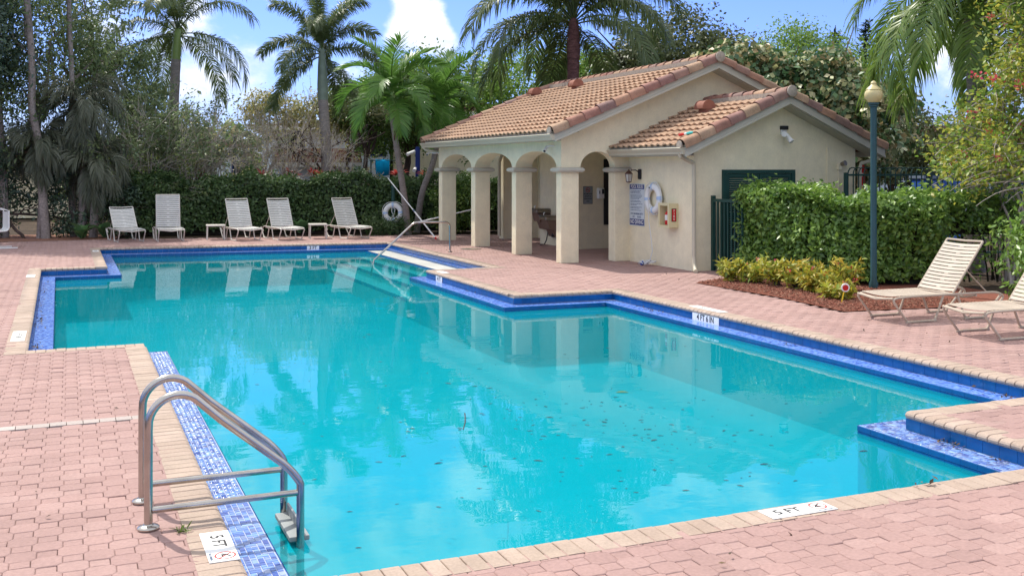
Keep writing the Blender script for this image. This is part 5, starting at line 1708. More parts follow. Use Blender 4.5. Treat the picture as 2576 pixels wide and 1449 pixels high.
for t_, c in ((pa, (8.88, 29.93, 3.6)), (pb, (10.66, 30.9, 3.4))):
    for k in range(3):
        az = k * 2.1 + 0.4
        d = Vector((math.cos(az), math.sin(az), 0))
        sp = MB()
        for j in range(14):
            e = Vector(rng.normal(size=3)) * 0.16
            sp.tube([Vector(c), Vector(c) + d * 0.18 + Vector((0, 0, 0.05)) + e * 0.5, Vector(c) + d * 0.42 + Vector((0, 0, -0.02)) + e], 0.006, 4)
        attach(sp.build('flower_stalk', MT['sheath'], None), t_)
    sh = MB().tube([Vector(c) + Vector((0.06, -0.06, 0)), Vector(c) + Vector((0.10, -0.1, -0.35)), Vector(c) + Vector((0.02, -0.12, -0.75))], [0.07, 0.06, 0.015], 6)
    attach(sh.build('dead_sheath', MT['boots'], None, smooth=True), t_)
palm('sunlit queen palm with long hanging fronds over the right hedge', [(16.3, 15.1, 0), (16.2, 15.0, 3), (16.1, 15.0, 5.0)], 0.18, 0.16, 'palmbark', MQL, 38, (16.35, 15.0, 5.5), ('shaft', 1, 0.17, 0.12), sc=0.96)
# ---- grey skirted plants and the dark group at the left edge
DG = 'dark trees at the left edge'
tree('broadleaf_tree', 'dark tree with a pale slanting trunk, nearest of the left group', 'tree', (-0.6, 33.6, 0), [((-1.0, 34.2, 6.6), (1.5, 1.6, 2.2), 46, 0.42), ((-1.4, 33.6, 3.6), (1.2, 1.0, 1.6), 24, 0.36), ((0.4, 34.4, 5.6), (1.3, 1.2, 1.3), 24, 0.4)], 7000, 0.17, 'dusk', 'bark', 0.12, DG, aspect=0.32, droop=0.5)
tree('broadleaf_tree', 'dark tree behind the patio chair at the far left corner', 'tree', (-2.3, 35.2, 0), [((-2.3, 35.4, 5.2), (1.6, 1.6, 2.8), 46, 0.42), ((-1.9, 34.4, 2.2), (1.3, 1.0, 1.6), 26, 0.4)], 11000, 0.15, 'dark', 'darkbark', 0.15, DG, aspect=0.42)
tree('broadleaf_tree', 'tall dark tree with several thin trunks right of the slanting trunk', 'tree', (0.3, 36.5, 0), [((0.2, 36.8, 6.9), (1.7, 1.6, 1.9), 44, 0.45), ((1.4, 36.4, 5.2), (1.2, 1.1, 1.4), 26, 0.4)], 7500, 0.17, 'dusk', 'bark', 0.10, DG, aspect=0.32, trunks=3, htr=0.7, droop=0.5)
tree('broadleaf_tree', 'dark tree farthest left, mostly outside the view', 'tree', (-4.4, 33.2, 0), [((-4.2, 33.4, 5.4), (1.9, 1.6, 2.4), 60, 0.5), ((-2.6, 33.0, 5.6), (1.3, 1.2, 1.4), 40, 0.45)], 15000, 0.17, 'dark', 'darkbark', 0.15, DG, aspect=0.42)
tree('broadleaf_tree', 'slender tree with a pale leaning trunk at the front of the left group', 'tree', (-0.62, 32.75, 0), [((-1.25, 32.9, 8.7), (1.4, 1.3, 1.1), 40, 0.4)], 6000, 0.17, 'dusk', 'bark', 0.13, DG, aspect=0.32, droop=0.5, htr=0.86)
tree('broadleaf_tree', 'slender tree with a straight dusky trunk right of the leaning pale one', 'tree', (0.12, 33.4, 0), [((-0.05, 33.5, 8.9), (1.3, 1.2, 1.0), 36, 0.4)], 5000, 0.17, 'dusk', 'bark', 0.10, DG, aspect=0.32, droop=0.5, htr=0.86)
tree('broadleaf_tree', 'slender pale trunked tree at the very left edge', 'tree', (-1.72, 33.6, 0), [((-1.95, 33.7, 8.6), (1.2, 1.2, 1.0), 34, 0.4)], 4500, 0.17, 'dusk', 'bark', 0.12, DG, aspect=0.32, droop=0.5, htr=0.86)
tree('understory_shrub', 'dark low shrub mass under the left trees beside the red mulch', 'shrub', (-1.2, 33.2, 0), [((-2.2, 33.6, 1.3), (0.9, 0.7, 1.3), 26, 0.3), ((0.1, 33.4, 1.2), (1.0, 0.6, 1.2), 30, 0.3), ((1.2, 33.2, 1.0), (0.7, 0.5, 0.9), 18, 0.28)], 9000, 0.13, 'dark', 'darkbark', 0.05, None, aspect=0.4)
def skirted(label, x, y, h, rr):
    t = thing('skirted_palm', label, 'plant', (x, y, 0), 0, 'grey drooping skirted plants')
    attach(MB().tube([(x, y, 0), (x + 0.05, y, h * 0.5), (x, y, h)], [0.13, 0.11, 0.09], 9).build('trunk', MT['bark'], None, smooth=True), t)
    ms_ = [frond_mesh('frond', MT['skirt'], rr, R(a), R(d), 60, 0.55, 0.022, 0.9, 0.5, 0.1, 0.6, pet=0.05, stem=0.012) for a, d in ((70, 130), (40, 135), (5, 105), (-40, 60))]
    for k in range(24):
        o = link('frond', ms_[k % 4], t, (0, 0, h + 0.05 - 0.5 * (k / 24)), (0, 0, k * 2.4))
    return t
skirted('grey drooping skirted plant left of the first lounger, upper one', 0.35, 33.0, 4.1, 1.35)
skirted('grey drooping skirted plant low over a pale stump left of the first lounger', 0.65, 32.8, 2.3, 1.1)
skirted('grey drooping skirted plant against the slanting pale trunk', -0.75, 33.0, 2.9, 1.0)
# ---- bare twiggy shrubs behind the far hedge
def bare_shrub(label, x, y, h, nst, nl, leaf, spread=0.8, lsz=0.09, dep=4):
    t = thing('bare_shrub', label, 'shrub', (x, y, 0), 0, 'twiggy half bare shrubs beyond the far hedge')
    mb = MB()
    tips = []
    def br(p, d, L, r, dep):
        q = p + d * L
        mid = p.lerp(q, 0.5) + Vector(rng.normal(size=3)) * L * 0.06
        mb.tube([p, mid, q], [r, r * 0.8, r * 0.62], 4, cap=False)
        if dep == 0:
            tips.append(q)
            return
        for k in range(3 if dep > 1 else 4):
            dd = (d + Vector(rng.normal(size=3)) * 0.42 + Vector((0, 0, 0.06))).normalized()
            br(p.lerp(q, rng.uniform(0.55, 1.0)), dd, L * rng.uniform(0.55, 0.8), r * 0.58, dep - 1)
        if dep <= 2:
            tips.append(q)
    for k in range(nst):
        az = rng.uniform(0, 6.28)
        p = Vector((x + 0.2 * math.cos(az), y + 0.2 * math.sin(az), 0))
        d = Vector((math.cos(az) * spread * 0.42, math.sin(az) * spread * 0.42, 1)).normalized()
        br(p, d, h * (0.42 if dep == 4 else 0.46), 0.03, dep)
    attach(mb.build('branches', MT['twig'], None), t)
    tp = np.array([tuple(v) for v in tips])
    P = tp[rng.integers(0, len(tp), nl)] + rng.normal(0, 0.10, (nl, 3))
    attach(link('leaves', leaf_mesh('leaves', P, np.tile([0, 0, 1.0], (nl, 1)), lsz, MT[leaf], aspect=0.45, droop=0.4)), t)
bare_shrub('grey leaved twiggy shrub behind the two leftmost far loungers', 1.7, 34.8, 4.0, 6, 3600, 'greyleaf', 1.0, 0.13, 3)
bare_shrub('grey leaved twiggy shrub right of the leftmost queen palm trunk', 3.1, 35.2, 3.8, 6, 2600, 'greyleaf', 1.0, 0.12, 3)
bare_shrub('twiggy shrub with sparse yellow leaves left of the far globe lamp', 4.4, 35.0, 3.9, 7, 1500, 'dryleaf', 0.9, 0.09, 4)
bare_shrub('bare upright shrub of dark stems right of the far globe lamp', 6.1, 35.2, 4.4, 8, 240, 'dryleaf', 0.8, 0.09, 3)
bare_shrub('dry tawny shrub before the foxtail palm trunk', 7.5, 34.9, 4.0, 7, 420, 'dryleaf', 1.0, 0.09, 3)
bare_shrub('low tangled shrub of pale branches before the gnarled tree', 8.6, 35.0, 2.9, 5, 300, 'dryleaf', 1.2, 0.09, 3)
bare_shrub('broad grey leaved shrub mass behind the tall backed far lounger', 2.4, 35.6, 4.6, 7, 3400, 'greyleaf', 1.3, 0.13, 3)
bare_shrub('grey leaved twiggy shrub just left of the far globe lamp', 4.0, 36.4, 4.4, 7, 2000, 'greyleaf', 1.2, 0.12, 3)
bare_shrub('tawny twiggy shrub beyond the bare upright shrub', 6.3, 36.9, 4.4, 6, 180, 'dryleaf', 1.0, 0.09, 3)
bare_shrub('grey leaved shrub at the left end of the far hedge', 0.9, 34.6, 4.3, 6, 3600, 'greyleaf', 1.1, 0.14, 3)
# gnarled dark tree
t = thing('gnarled_tree', 'leafless gnarled dark tree before the pale house wall', 'tree', (9.5, 37.3, 0))
mb = MB()
def gn(p, d, L, r, dep):
    pts = [p]
    for k in range(4):
        d = (d + Vector(rng.normal(size=3)) * 0.28).normalized()
        pts.append(pts[-1] + d * L / 4)
    mb.tube(pts, np.linspace(r, r * 0.6, 5), 7)
    if dep:
        for k in range(3):
            dd = (d + Vector((rng.normal(0, 0.8), rng.normal(0, 0.5), 0.15))).normalized()
            gn(pts[-1] if k else pts[3], dd, L * 0.75, r * 0.58, dep - 1)
gn(Vector((9.5, 37.3, 0)), Vector((-0.15, 0, 1)), 1.9, 0.13, 3)
attach(mb.build('branches', MT['darkbark'], None, smooth=True), t)
P, Nn, Cl = crown_points([((9.7, 37.4, 4.2), (1.6, 0.8, 0.5), 26, 0.3)], 1800)
attach(link('leaves', leaf_mesh('leaves', P, Nn, 0.11, MT['olive'], clump=Cl)), t)
# bright plants beyond the hedge at left
for k, (lb, x, y, h) in enumerate((('bright yellow green leafy plant beyond the hedge behind the second far lounger', 2.6, 40.5, 2.6), ('bright yellow green leafy plant beyond the hedge behind the leftmost lounger', 1.0, 40.0, 3.0), ('bright yellow green leafy plant beyond the hedge left of the globe lamp', 4.4, 41.0, 2.5))):
    tree('leafy_plant', lb, 'plant', (x, y, 0), [((x, y, h * 0.62), (1.1, 0.8, h * 0.5), 26, 0.3)], 2200, 0.26, 'banana', 'bark', 0.05, 'bright leafy plants beyond the far hedge', aspect=0.4, droop=0.5)
# background trees
BT = 'background trees beyond the pool house'
tree('broadleaf_tree', 'rounded green tree behind the two slender palms', 'tree', (13.2, 42.5, 0), [((13.4, 42.5, 4.9), (2.3, 1.6, 1.9), 76, 0.55), ((15.8, 42.0, 4.8), (2.2, 1.5, 2.0), 66, 0.55), ((12.0, 42, 4.0), (1.4, 1.2, 1.4), 36, 0.45)], 24000, 0.17, 'mid', 'darkbark', 0.2, BT, aspect=0.5)
tree('broadleaf_tree', 'yellow green tree behind the big queen palm trunk', 'tree', (18.6, 39.0, 0), [((17.6, 39, 5.0), (2.4, 1.6, 2.0), 66, 0.52), ((20.2, 38.5, 5.2), (2.2, 1.5, 1.8), 60, 0.5)], 20000, 0.16, 'light', 'darkbark', 0.2, BT)
tree('broadleaf_tree', 'dark olive tree rising behind the main roof ridge', 'tree', (22.4, 34.2, 0), [((21.4, 34.3, 6.0), (2.5, 1.8, 1.9), 110, 0.6), ((23.2, 33.4, 5.0), (2.0, 1.6, 1.8), 70, 0.55), ((19.8, 34.8, 5.0), (1.6, 1.3, 1.4), 50, 0.5)], 46000, 0.17, 'olive', 'darkbark', 0.22, BT)
tree('copperleaf_shrub', 'huge copperleaf shrub with cream and dark green leaves behind the front block', 'shrub', (18.6, 23.5, 0), [((17.5, 24.3, 4.4), (1.4, 1.2, 1.25), 60, 0.34), ((19.0, 23.3, 3.9), (1.6, 1.2, 1.4), 66, 0.34), ((20.2, 22.4, 3.0), (1.3, 1.1, 1.5), 46, 0.34), ((18.6, 23.4, 2.2), (2.2, 1.0, 1.3), 40, 0.34)], 21000, 0.19, 'copperleaf', 'darkbark', 0.12, None, aspect=0.72, droop=0.35)
tree('broadleaf_tree', 'light green feathery tree behind the copperleaf shrub', 'tree', (24.5, 29.5, 0), [((23.4, 29.4, 5.5), (1.6, 1.3, 1.4), 60, 0.45), ((25.0, 28.8, 4.7), (1.6, 1.3, 1.7), 60, 0.48)], 22000, 0.12, 'light', 'bark', 0.15, BT)
tree('broadleaf_tree', 'dark tree right of the lamp globe beyond the fence', 'tree', (23.2, 24.2, 0), [((22.6, 24.6, 2.8), (1.5, 1.3, 1.5), 46, 0.4), ((24.4, 23.6, 2.2), (1.6, 1.4, 1.3), 40, 0.4)], 11000, 0.13, 'olive', 'darkbark', 0.15, BT)
tree('broadleaf_tree', 'yellowish tree low behind the foxtail palm crown', 'tree', (8.0, 40.5, 0), [((7.3, 40.5, 4.1), (1.1, 0.9, 0.9), 40, 0.36), ((8.9, 40.3, 4.0), (1.3, 1.0, 0.8), 44, 0.36)], 6500, 0.15, 'dryleaf', 'bark', 0.12, BT, aspect=0.45)
tree('broadleaf_tree', 'green tree between the foxtail palm and the slender palms', 'tree', (10.7, 39.5, 0), [((10.6, 39.5, 4.4), (1.5, 1.1, 0.9), 56, 0.4), ((12.0, 39.2, 4.9), (1.3, 1.0, 1.0), 44, 0.4)], 14000, 0.15, 'mid', 'darkbark', 0.14, BT)
tree('broadleaf_tree', 'grey green tree left of the leftmost queen palm trunk', 'tree', (1.7, 37.6, 0), [((1.6, 37.6, 4.9), (1.3, 1.0, 1.2), 44, 0.38), ((2.6, 37.4, 3.8), (1.0, 0.9, 0.9), 30, 0.36)], 6500, 0.15, 'greyleaf', 'bark', 0.10, BT, aspect=0.4)
# norfolk pines
def pine(label, x, y, h, rbase):
    t = thing('norfolk_pine', label, 'pine tree', (x, y, 0), 0, 'norfolk pines on the horizon')
    attach(MB().tube([(x, y, 0), (x, y, h * 0.5), (x, y, h)], [0.22, 0.14, 0.02], 7).build('trunk', MT['darkbark'], None), t)
    Ps, Ns = [], []
    z = h * 0.30
    while z < h - 0.2:
        f = (h - z) / (h * 0.7)
        L = rbase * f + 0.15
        for k in range(6):
            az = k * 1.047 + z * 1.3
            m_ = int(46 * f) + 10
            s = rng.random(m_)
            Ps.append(np.stack([x + np.cos(az) * s * L, y + np.sin(az) * s * L, z + 0.45 * L * s ** 2 + rng.normal(0, 0.05, m_)], 1))
            Ns.append(np.tile([0.0, 0, 1.0], (m_, 1)))
        z += 0.42
    P = np.concatenate(Ps)
    attach(link('crown', leaf_mesh('crown', P, np.concatenate(Ns), 0.34, MT['pine'], aspect=0.3, jit=0.5)), t)
pine('tall dark norfolk pine on the skyline left of the lamp globe', 42.3, 47.1, 10.6, 2.0)
pine('shorter norfolk pine on the skyline left of the taller one', 41.2, 48.4, 10.4, 1.6)
# ---- hedges
def hedge(label, path, th_, h, n, size, leaf, name='hedge', zmin=0.05, bumps=0.10, gap=None, inner=True, shoots=0.06):
    t = thing(name, label, 'hedge', (*path[0], 0))
    P0 = [Vector(p) for p in path]
    P2 = []
    for i in range(len(P0) - 1):
        for k in range(6):
            a_ = k / 6
            p0, p1, p2, p3 = P0[max(i - 1, 0)], P0[i], P0[i + 1], P0[min(i + 2, len(P0) - 1)]
            P2.append(0.5 * ((2 * p1) + (p2 - p0) * a_ + (2 * p0 - 5 * p1 + 4 * p2 - p3) * a_ * a_ + (3 * p1 - p0 - 3 * p2 + p3) * a_ ** 3))
    P2.append(P0[-1])
    seg = [(b - a).length for a, b in zip(P2, P2[1:])]
    tot = sum(seg)
    Ps, Ns, Cl = [], [], []
    u = rng.uniform(0, tot, n)
    side = rng.random(n)
    cum = np.cumsum([0] + seg)
    idx = np.clip(np.searchsorted(cum, u) - 1, 0, len(seg) - 1)
    A = np.array([P2[i][:] for i in idx])
    Dr = np.array([((P2[i + 1] - P2[i]).normalized())[:] for i in idx])
    pos = A + Dr * (u - cum[idx])[:, None]
    Nn = np.stack([Dr[:, 1], -Dr[:, 0]], 1)
    w = th_ / 2
    hh = h + bumps * (np.sin(u * 2.1) * 0.6 + np.sin(u * 5.3 + 1) * 0.4)
    top = side < 0.38
    sg = np.where(rng.random(n) < 0.78, 1.0, -1.0)
    dep = np.abs(rng.normal(0, 0.10, n)) - 0.10 * (rng.random(n) < shoots)
    z = np.where(top, hh - dep * 0.8 + np.where(rng.random(n) < shoots, rng.uniform(0, 0.26, n) * (0.5 + 0.5 * np.sin(u * 9)), 0), rng.uniform(zmin, 1, n) ** 0.85 * hh)
    bul = 0.09 * (np.sin(u * 3.1 + z * 4) + np.sin(u * 1.3 - z * 2.2))
    lat = np.where(top, rng.uniform(-w, w, n), sg * (w + bul - dep))
    e0, e1 = u < 0.15, u > tot - 0.15
    lat = np.where(e0 | e1, rng.uniform(-w, w, n), lat)
    P = np.column_stack([pos + Nn * lat[:, None], z])
    Nm = np.where(top[:, None], [0, 0, 1.0], np.column_stack([Nn * sg[:, None], np.full(n, 0.45)]))
    if gap is not None:
        k = gap(P)
        P, Nm, u, z = P[k], Nm[k], u[k], z[k]
    cl = 0.5 + 0.5 * np.sin(u * 6.3 + np.sin(z * 7) * 2) * np.sin(z * 6 + u)
    attach(link('foliage', leaf_mesh('foliage', P, Nm, size, MT[leaf], aspect=0.52, jit=0.75, clump=cl)), t)
    tw_ = MB()
    for k in range(int(tot * 9)):
        uu = rng.uniform(0.1, tot - 0.1)
        i = int(np.clip(np.searchsorted(cum, uu) - 1, 0, len(seg) - 1))
        d = (P2[i + 1] - P2[i]).normalized()
        p = P2[i] + d * (uu - cum[i]) + Vector((d.y, -d.x)) * rng.uniform(-w * .6, w * .6)
        tw_.tube(wig((p.x, p.y, 0), (p.x + rng.normal(0, 0.15), p.y + rng.normal(0, 0.15), h * rng.uniform(0.6, 0.95)), 4, 0.08), np.linspace(0.018, 0.007, 5), 5)
    attach(tw_.build('stems', MT['inner'], None), t)
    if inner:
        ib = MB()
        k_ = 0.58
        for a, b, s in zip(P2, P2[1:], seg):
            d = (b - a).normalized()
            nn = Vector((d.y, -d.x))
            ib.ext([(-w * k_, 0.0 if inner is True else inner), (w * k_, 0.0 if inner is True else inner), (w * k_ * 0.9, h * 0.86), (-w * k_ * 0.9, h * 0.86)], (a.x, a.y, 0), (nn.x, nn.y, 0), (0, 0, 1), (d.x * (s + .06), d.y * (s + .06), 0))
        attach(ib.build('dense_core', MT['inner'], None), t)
    return t
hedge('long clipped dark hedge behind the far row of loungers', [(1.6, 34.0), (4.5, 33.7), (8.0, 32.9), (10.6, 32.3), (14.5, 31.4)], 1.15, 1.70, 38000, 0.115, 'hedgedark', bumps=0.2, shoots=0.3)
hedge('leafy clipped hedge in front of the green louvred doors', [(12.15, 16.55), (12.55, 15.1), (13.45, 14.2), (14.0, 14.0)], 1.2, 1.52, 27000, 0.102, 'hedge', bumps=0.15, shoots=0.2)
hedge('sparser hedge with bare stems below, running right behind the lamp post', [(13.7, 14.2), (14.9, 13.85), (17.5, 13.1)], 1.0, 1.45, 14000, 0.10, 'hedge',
      gap=lambda P: (P[:, 2] > 1.0) | (rng.random(len(P)) < np.clip(0.5 - 0.2 * (P[:, 0] - 13.6), 0.06, 1)), bumps=0.13, inner=0.85, shoots=0.16)
# fern like shrubs by the far life ring
tree('low_shrub', 'low feathery shrub under the far life ring', 'shrub', (9.3, 30.6, 0), [((9.2, 30.75, 0.25), (0.7, 0.3, 0.25), 20, 0.16), ((8.6, 30.9, 0.3), (0.5, 0.3, 0.25), 14, 0.16)], 2600, 0.12, 'hedgedark', 'darkbark', 0.02, None, aspect=0.2)
tree('leafy_shrub', 'glossy green shrub with red leaves behind the arcade', 'shrub', (10.9, 30.9, 0), [((10.9, 30.6, 0.8), (0.5, 0.4, 0.8), 26, 0.22), ((11.6, 30.4, 1.1), (0.5, 0.4, 0.9), 22, 0.22)], 3600, 0.12, 'mid', 'darkbark', 0.03, None)
# right flowering bush behind the loungers
tree('flowering_bush', 'glossy green flowering bush behind the right sun loungers', 'shrub', (13.0, 10.5, 0), [((12.95, 10.9, 0.75), (0.75, 0.6, 0.6), 40, 0.2), ((13.5, 10.0, 0.85), (0.8, 0.7, 0.62), 46, 0.2), ((12.75, 10.3, 0.5), (0.5, 0.6, 0.45), 24, 0.18)], 6500, 0.105, 'hedge', 'darkbark', 0.03, None, aspect=0.42)
P = np.array([[12.55, 10.62, 0.98], [12.9, 10.35, 1.25], [12.62, 10.2, 0.75]])
P = np.repeat(P, 16, 0) + rng.normal(0, 0.022, (48, 3))
tag(link('red_blossoms', leaf_mesh('red_blossoms', P, np.tile([-0.7, -0.7, 0.4], (48, 1)), 0.05, MT['flower'], aspect=0.8)), kind='stuff')
# bougainvillea: arching canes with light leaves
t = thing('bougainvillea', 'big loose bougainvillea with light green leaves and pink bracts at the right edge', 'shrub', (16.2, 13.2, 0))
mb = MB()
Ps, Fl = [], []
for k in range(430):
    c0 = Vector((rng.uniform(13.9, 16.6), rng.uniform(12.3, 14.6), rng.uniform(1.7, 5.7)))
    d = Vector((-0.75 + rng.normal(0, 0.6), rng.normal(0, 0.5), rng.uniform(-0.1, 0.8))).normalized()
    pts = [c0]
    n = rng.integers(6, 10)
    for j in range(n):
        d = (d + Vector((rng.normal(0, 0.10), rng.normal(0, 0.10), -0.10 + rng.normal(0, 0.05)))).normalized()
        pts.append(pts[-1] + d * 0.19)
    if min((0.92 * p.x - 0.392 * p.y) / (0.392 * p.x + 0.92 * p.y) - (0.055 if p.z > 3.1 else 0.0) for p in pts) < 0.385 + 0.03 * rng.random() or pts[-1].z < 1.5:
        continue
    mb.tube(pts, np.linspace(0.012, 0.004, len(pts)), 4)
    pa_ = np.array([tuple(p) for p in pts])
    for j in range(1, len(pts)):
        m_ = rng.integers(7, 16)
        Ps.append(pa_[j] + rng.normal(0, 0.12, (m_, 3)))
        if rng.random() < 0.05:
            Fl.append(pa_[j] + rng.normal(0, 0.035, (14, 3)))
for k in range(10):
    a = Vector((rng.uniform(15.0, 16.0), rng.uniform(13.0, 13.6), 0))
    mb.tube(wig(a, (rng.uniform(14.2, 16.2), rng.uniform(12.4, 14.2), rng.uniform(2.5, 4.6)), 6, 0.1), np.linspace(0.035, 0.010, 7), 6)
attach(mb.build('canes', MT['twig'], None), t)
P = np.concatenate(Ps)
attach(link('leaves', leaf_mesh('leaves', P, np.tile([-0.2, -0.3, 0.8], (len(P), 1)), 0.088, MT['bougain'], aspect=0.58, jit=0.8)), t)
P = np.concatenate(Fl)
tag(attach(link('bracts', leaf_mesh('bracts', P, np.tile([-0.5, -0.6, 0.5], (len(P), 1)), 0.055, MT['flower'], aspect=0.8)), t), kind='stuff')
# arching bare canes over the right hedge
mb = MB()
for k in range(16):
    p = Vector((rng.uniform(14.4, 15.6), rng.uniform(12.2, 12.9), rng.uniform(1.7, 2.3)))
    d = Vector((-0.95, -0.1, 0.12 + rng.normal(0, 0.12))).normalized()
    pts = [p]
    for j in range(8):
        d = (d + Vector((0, rng.normal(0, 0.08), -0.05 + rng.normal(0, 0.06)))).normalized()
        pts.append(pts[-1] + d * 0.19)
    mb.tube(pts, np.linspace(0.013, 0.004, 9), 5)
attach(mb.build('bare_canes', MT['twig'], None), t)
# croton shrubs in the red mulch bed
BED = [(9.98, 11.55), (12.4, 11.25), (13.6, 11.2), (14.0, 14.0), (11.9, 16.6), (11.5, 16.0), (10.6, 15.75), (10.12, 15.5), (10.16, 13.3)]
V, F = tess([BED], 0.012)
MB().add(V, F)
me = bpy.data.meshes.new('mulch_bed')
me.from_pydata(V, [], F)
me.materials.append(MT['mulch'])
bed = tag(link('mulch_bed', me), kind='structure')
V, F = tess([[(12.3, 11.3), (12.9, 3.0), (30, 3.0), (30, 11.2), (13.6, 11.2)]], 0.008)
me = bpy.data.meshes.new('mulch_ground')
me.from_pydata(V, [], F)
me.materials.append(MT['mulch'])
tag(link('mulch_ground', me), kind='structure')
V, F = tess([[(-12, 31.9), (0.0, 31.75), (1.2, 31.7), (1.6, 34.5), (-12, 36)]], 0.006)
me = bpy.data.meshes.new('mulch_ground')
me.from_pydata(V, [], F)
me.materials.append(MT['mulch'])
tag(link('mulch_ground', me), kind='structure')
def chips(poly, n, z=0.018, s=(0.02, 0.07)):
    a = np.array(poly)
    P = rng.uniform(a.min(0), a.max(0), (n, 2))
    P = P[inpoly(P, poly)]
    n = len(P)
    rzv = rng.uniform(0, 6.28, n)
    L, w = rng.uniform(*s, n), rng.uniform(0.005, 0.014, n)
    M = np.zeros((n, 3, 4))
    c, sn = np.cos(rzv), np.sin(rzv)
    ti = rng.normal(0, 0.3, n)
    M[:, 0, 0], M[:, 1, 0], M[:, 2, 0] = c * L, sn * L, ti * L
    M[:, 0, 1], M[:, 1, 1] = -sn * w, c * w
    M[:, 2, 2] = 0.006
    M[:, :, 3] = np.column_stack([P, z + rng.uniform(0, 0.016, n)])
    return replicate('mulch_chips', [(-.5, -.5, 0), (.5, -.5, 0), (.5, .5, 0), (-.5, .5, 0), (-.45, -.4, 1), (.45, -.4, 1), (.45, .4, 1), (-.45, .4, 1)], [(4, 5, 6, 7), (0, 1, 5, 4), (1, 2, 6, 5), (2, 3, 7, 6), (3, 0, 4, 7)], M, rng.random(n), MT['mulch'])
tag(link('mulch_chips', chips([(9.99, 11.56), (12.4, 11.3), (12.4, 13.6), (11.4, 15.9), (10.6, 15.72), (10.14, 15.45), (10.2, 13.3)], 9000)), kind='stuff')
tag(link('mulch_chips', chips([(12.3, 11.2), (12.5, 9.0), (14, 9.0), (14, 11.2)], 1800)), kind='stuff')
cg_ = 'yellow green croton shrubs in the mulch bed'
for k, (x, y, h, lb) in enumerate(((10.75, 15.35, 0.50, 'small yellow croton shrub at the tip of the mulch bed by the gate'), (10.95, 15.0, 0.44, 'low yellow croton shrub second from the gate end of the mulch bed'),
                                   (11.05, 14.45, 0.58, 'taller yellow croton shrub third from the gate end of the bed'), (11.1, 14.0, 0.52, 'bushy yellow croton shrub in the middle of the mulch bed'),
                                   (11.05, 13.55, 0.55, 'orange tipped croton shrub right of the middle of the mulch bed'), (11.15, 13.15, 0.46, 'yellow croton shrub behind the round red marker'),
                                   (11.55, 13.35, 0.62, 'green upright croton shrub next to the lamp post base'), (10.85, 12.65, 0.32, 'smallest croton shrub beside the round red marker'))):
    h *= 0.74
    t = thing('croton_shrub', lb, 'shrub', (x, y, 0), 0, cg_)
    mb = MB()
    Ps = []
    for j in range(14):
        az = rng.uniform(0, 6.28)
        q = Vector((x + 0.22 * math.cos(az) * rng.uniform(.4, 1.2), y + 0.22 * math.sin(az) * rng.uniform(.4, 1.2), h * rng.uniform(0.5, 1.15)))
        pts = wig((x, y, 0), q, 4, 0.1)
        mb.tube(pts, np.linspace(0.009, 0.004, 5), 5)
        a = np.array([tuple(p) for p in pts])
        for i_ in (2, 3, 4):
            Ps.append(a[i_] + rng.normal(0, 0.032, (13, 3)))
    attach(mb.build('stems', MT['darkbark'], None), t)
    P = np.concatenate(Ps)
    attach(link('leaves', leaf_mesh('leaves', P, np.tile([-0.2, -0.3, 0.9], (len(P), 1)), 0.112, MT['croton'], aspect=0.36, jit=0.8)), t)
    P = np.concatenate([np.array([x, y, h * 0.95]) + rng.normal(0, [0.14, 0.14, 0.04]) + rng.normal(0, 0.014, (6, 3)) for _ in range(3)])
    tag(attach(link('flowers', leaf_mesh('flowers', P, np.tile([-0.3, -0.4, 0.8], (18, 1)), 0.035, MT['flower'], aspect=0.8)), t), kind='stuff')
# broad leaf plants left of the far loungers
def rosette(name, label, cat, x, y, n, L, w, m, group, el=(30, 75), z0=0.0):
    t = thing(name, label, cat, (x, y, z0), 0, group)
    vs, k = [], 6
    for j in range(k + 1):
        u = j / k
        ww = w * math.sin(math.pi * (0.06 + 0.94 * u) ** 0.8) * 0.5
        zz = L * (0.55 * u - 0.5 * u * u)
        vs += [(L * u * 0.9, -ww, zz + ww * 0.25), (L * u * 0.9, 0, zz), (L * u * 0.9, ww, zz + ww * 0.25)]
    fs = [(3 * j + a, 3 * j + a + 1, 3 * j + a + 4, 3 * j + a + 3) for j in range(k) for a in (0, 1)]
    me = MB().add(vs, fs).mesh('leaf', MT[m], smooth=True)
    for j in range(n):
        o = link('leaf', me, t, (0, 0, 0.03), (rng.normal(0, 0.2), -R(rng.uniform(*el)) * 0.7, j * 2.4 + rng.normal(0, 0.2)))
        s = rng.uniform(0.7, 1.15)
        o.scale = (s, s, s)
    return t
HG = 'broad leaved plants at the edge of the red mulch'
rosette('broad_leaf_plant', 'broad leaved plant low by the mulch left of the first far lounger', 'plant', 0.35, 32.05, 9, 0.62, 0.34, 'hosta', HG)
rosette('broad_leaf_plant', 'broad leaved plant close behind the first far lounger', 'plant', 0.95, 32.3, 9, 0.7, 0.34, 'hosta', HG)
rosette('broad_leaf_plant', 'single broad leaved plant against the hedge right of the second side table', 'plant', 6.6, 32.1, 7, 0.6, 0.3, 'hosta', HG)
CG = 'red cordylines above the far hedge'
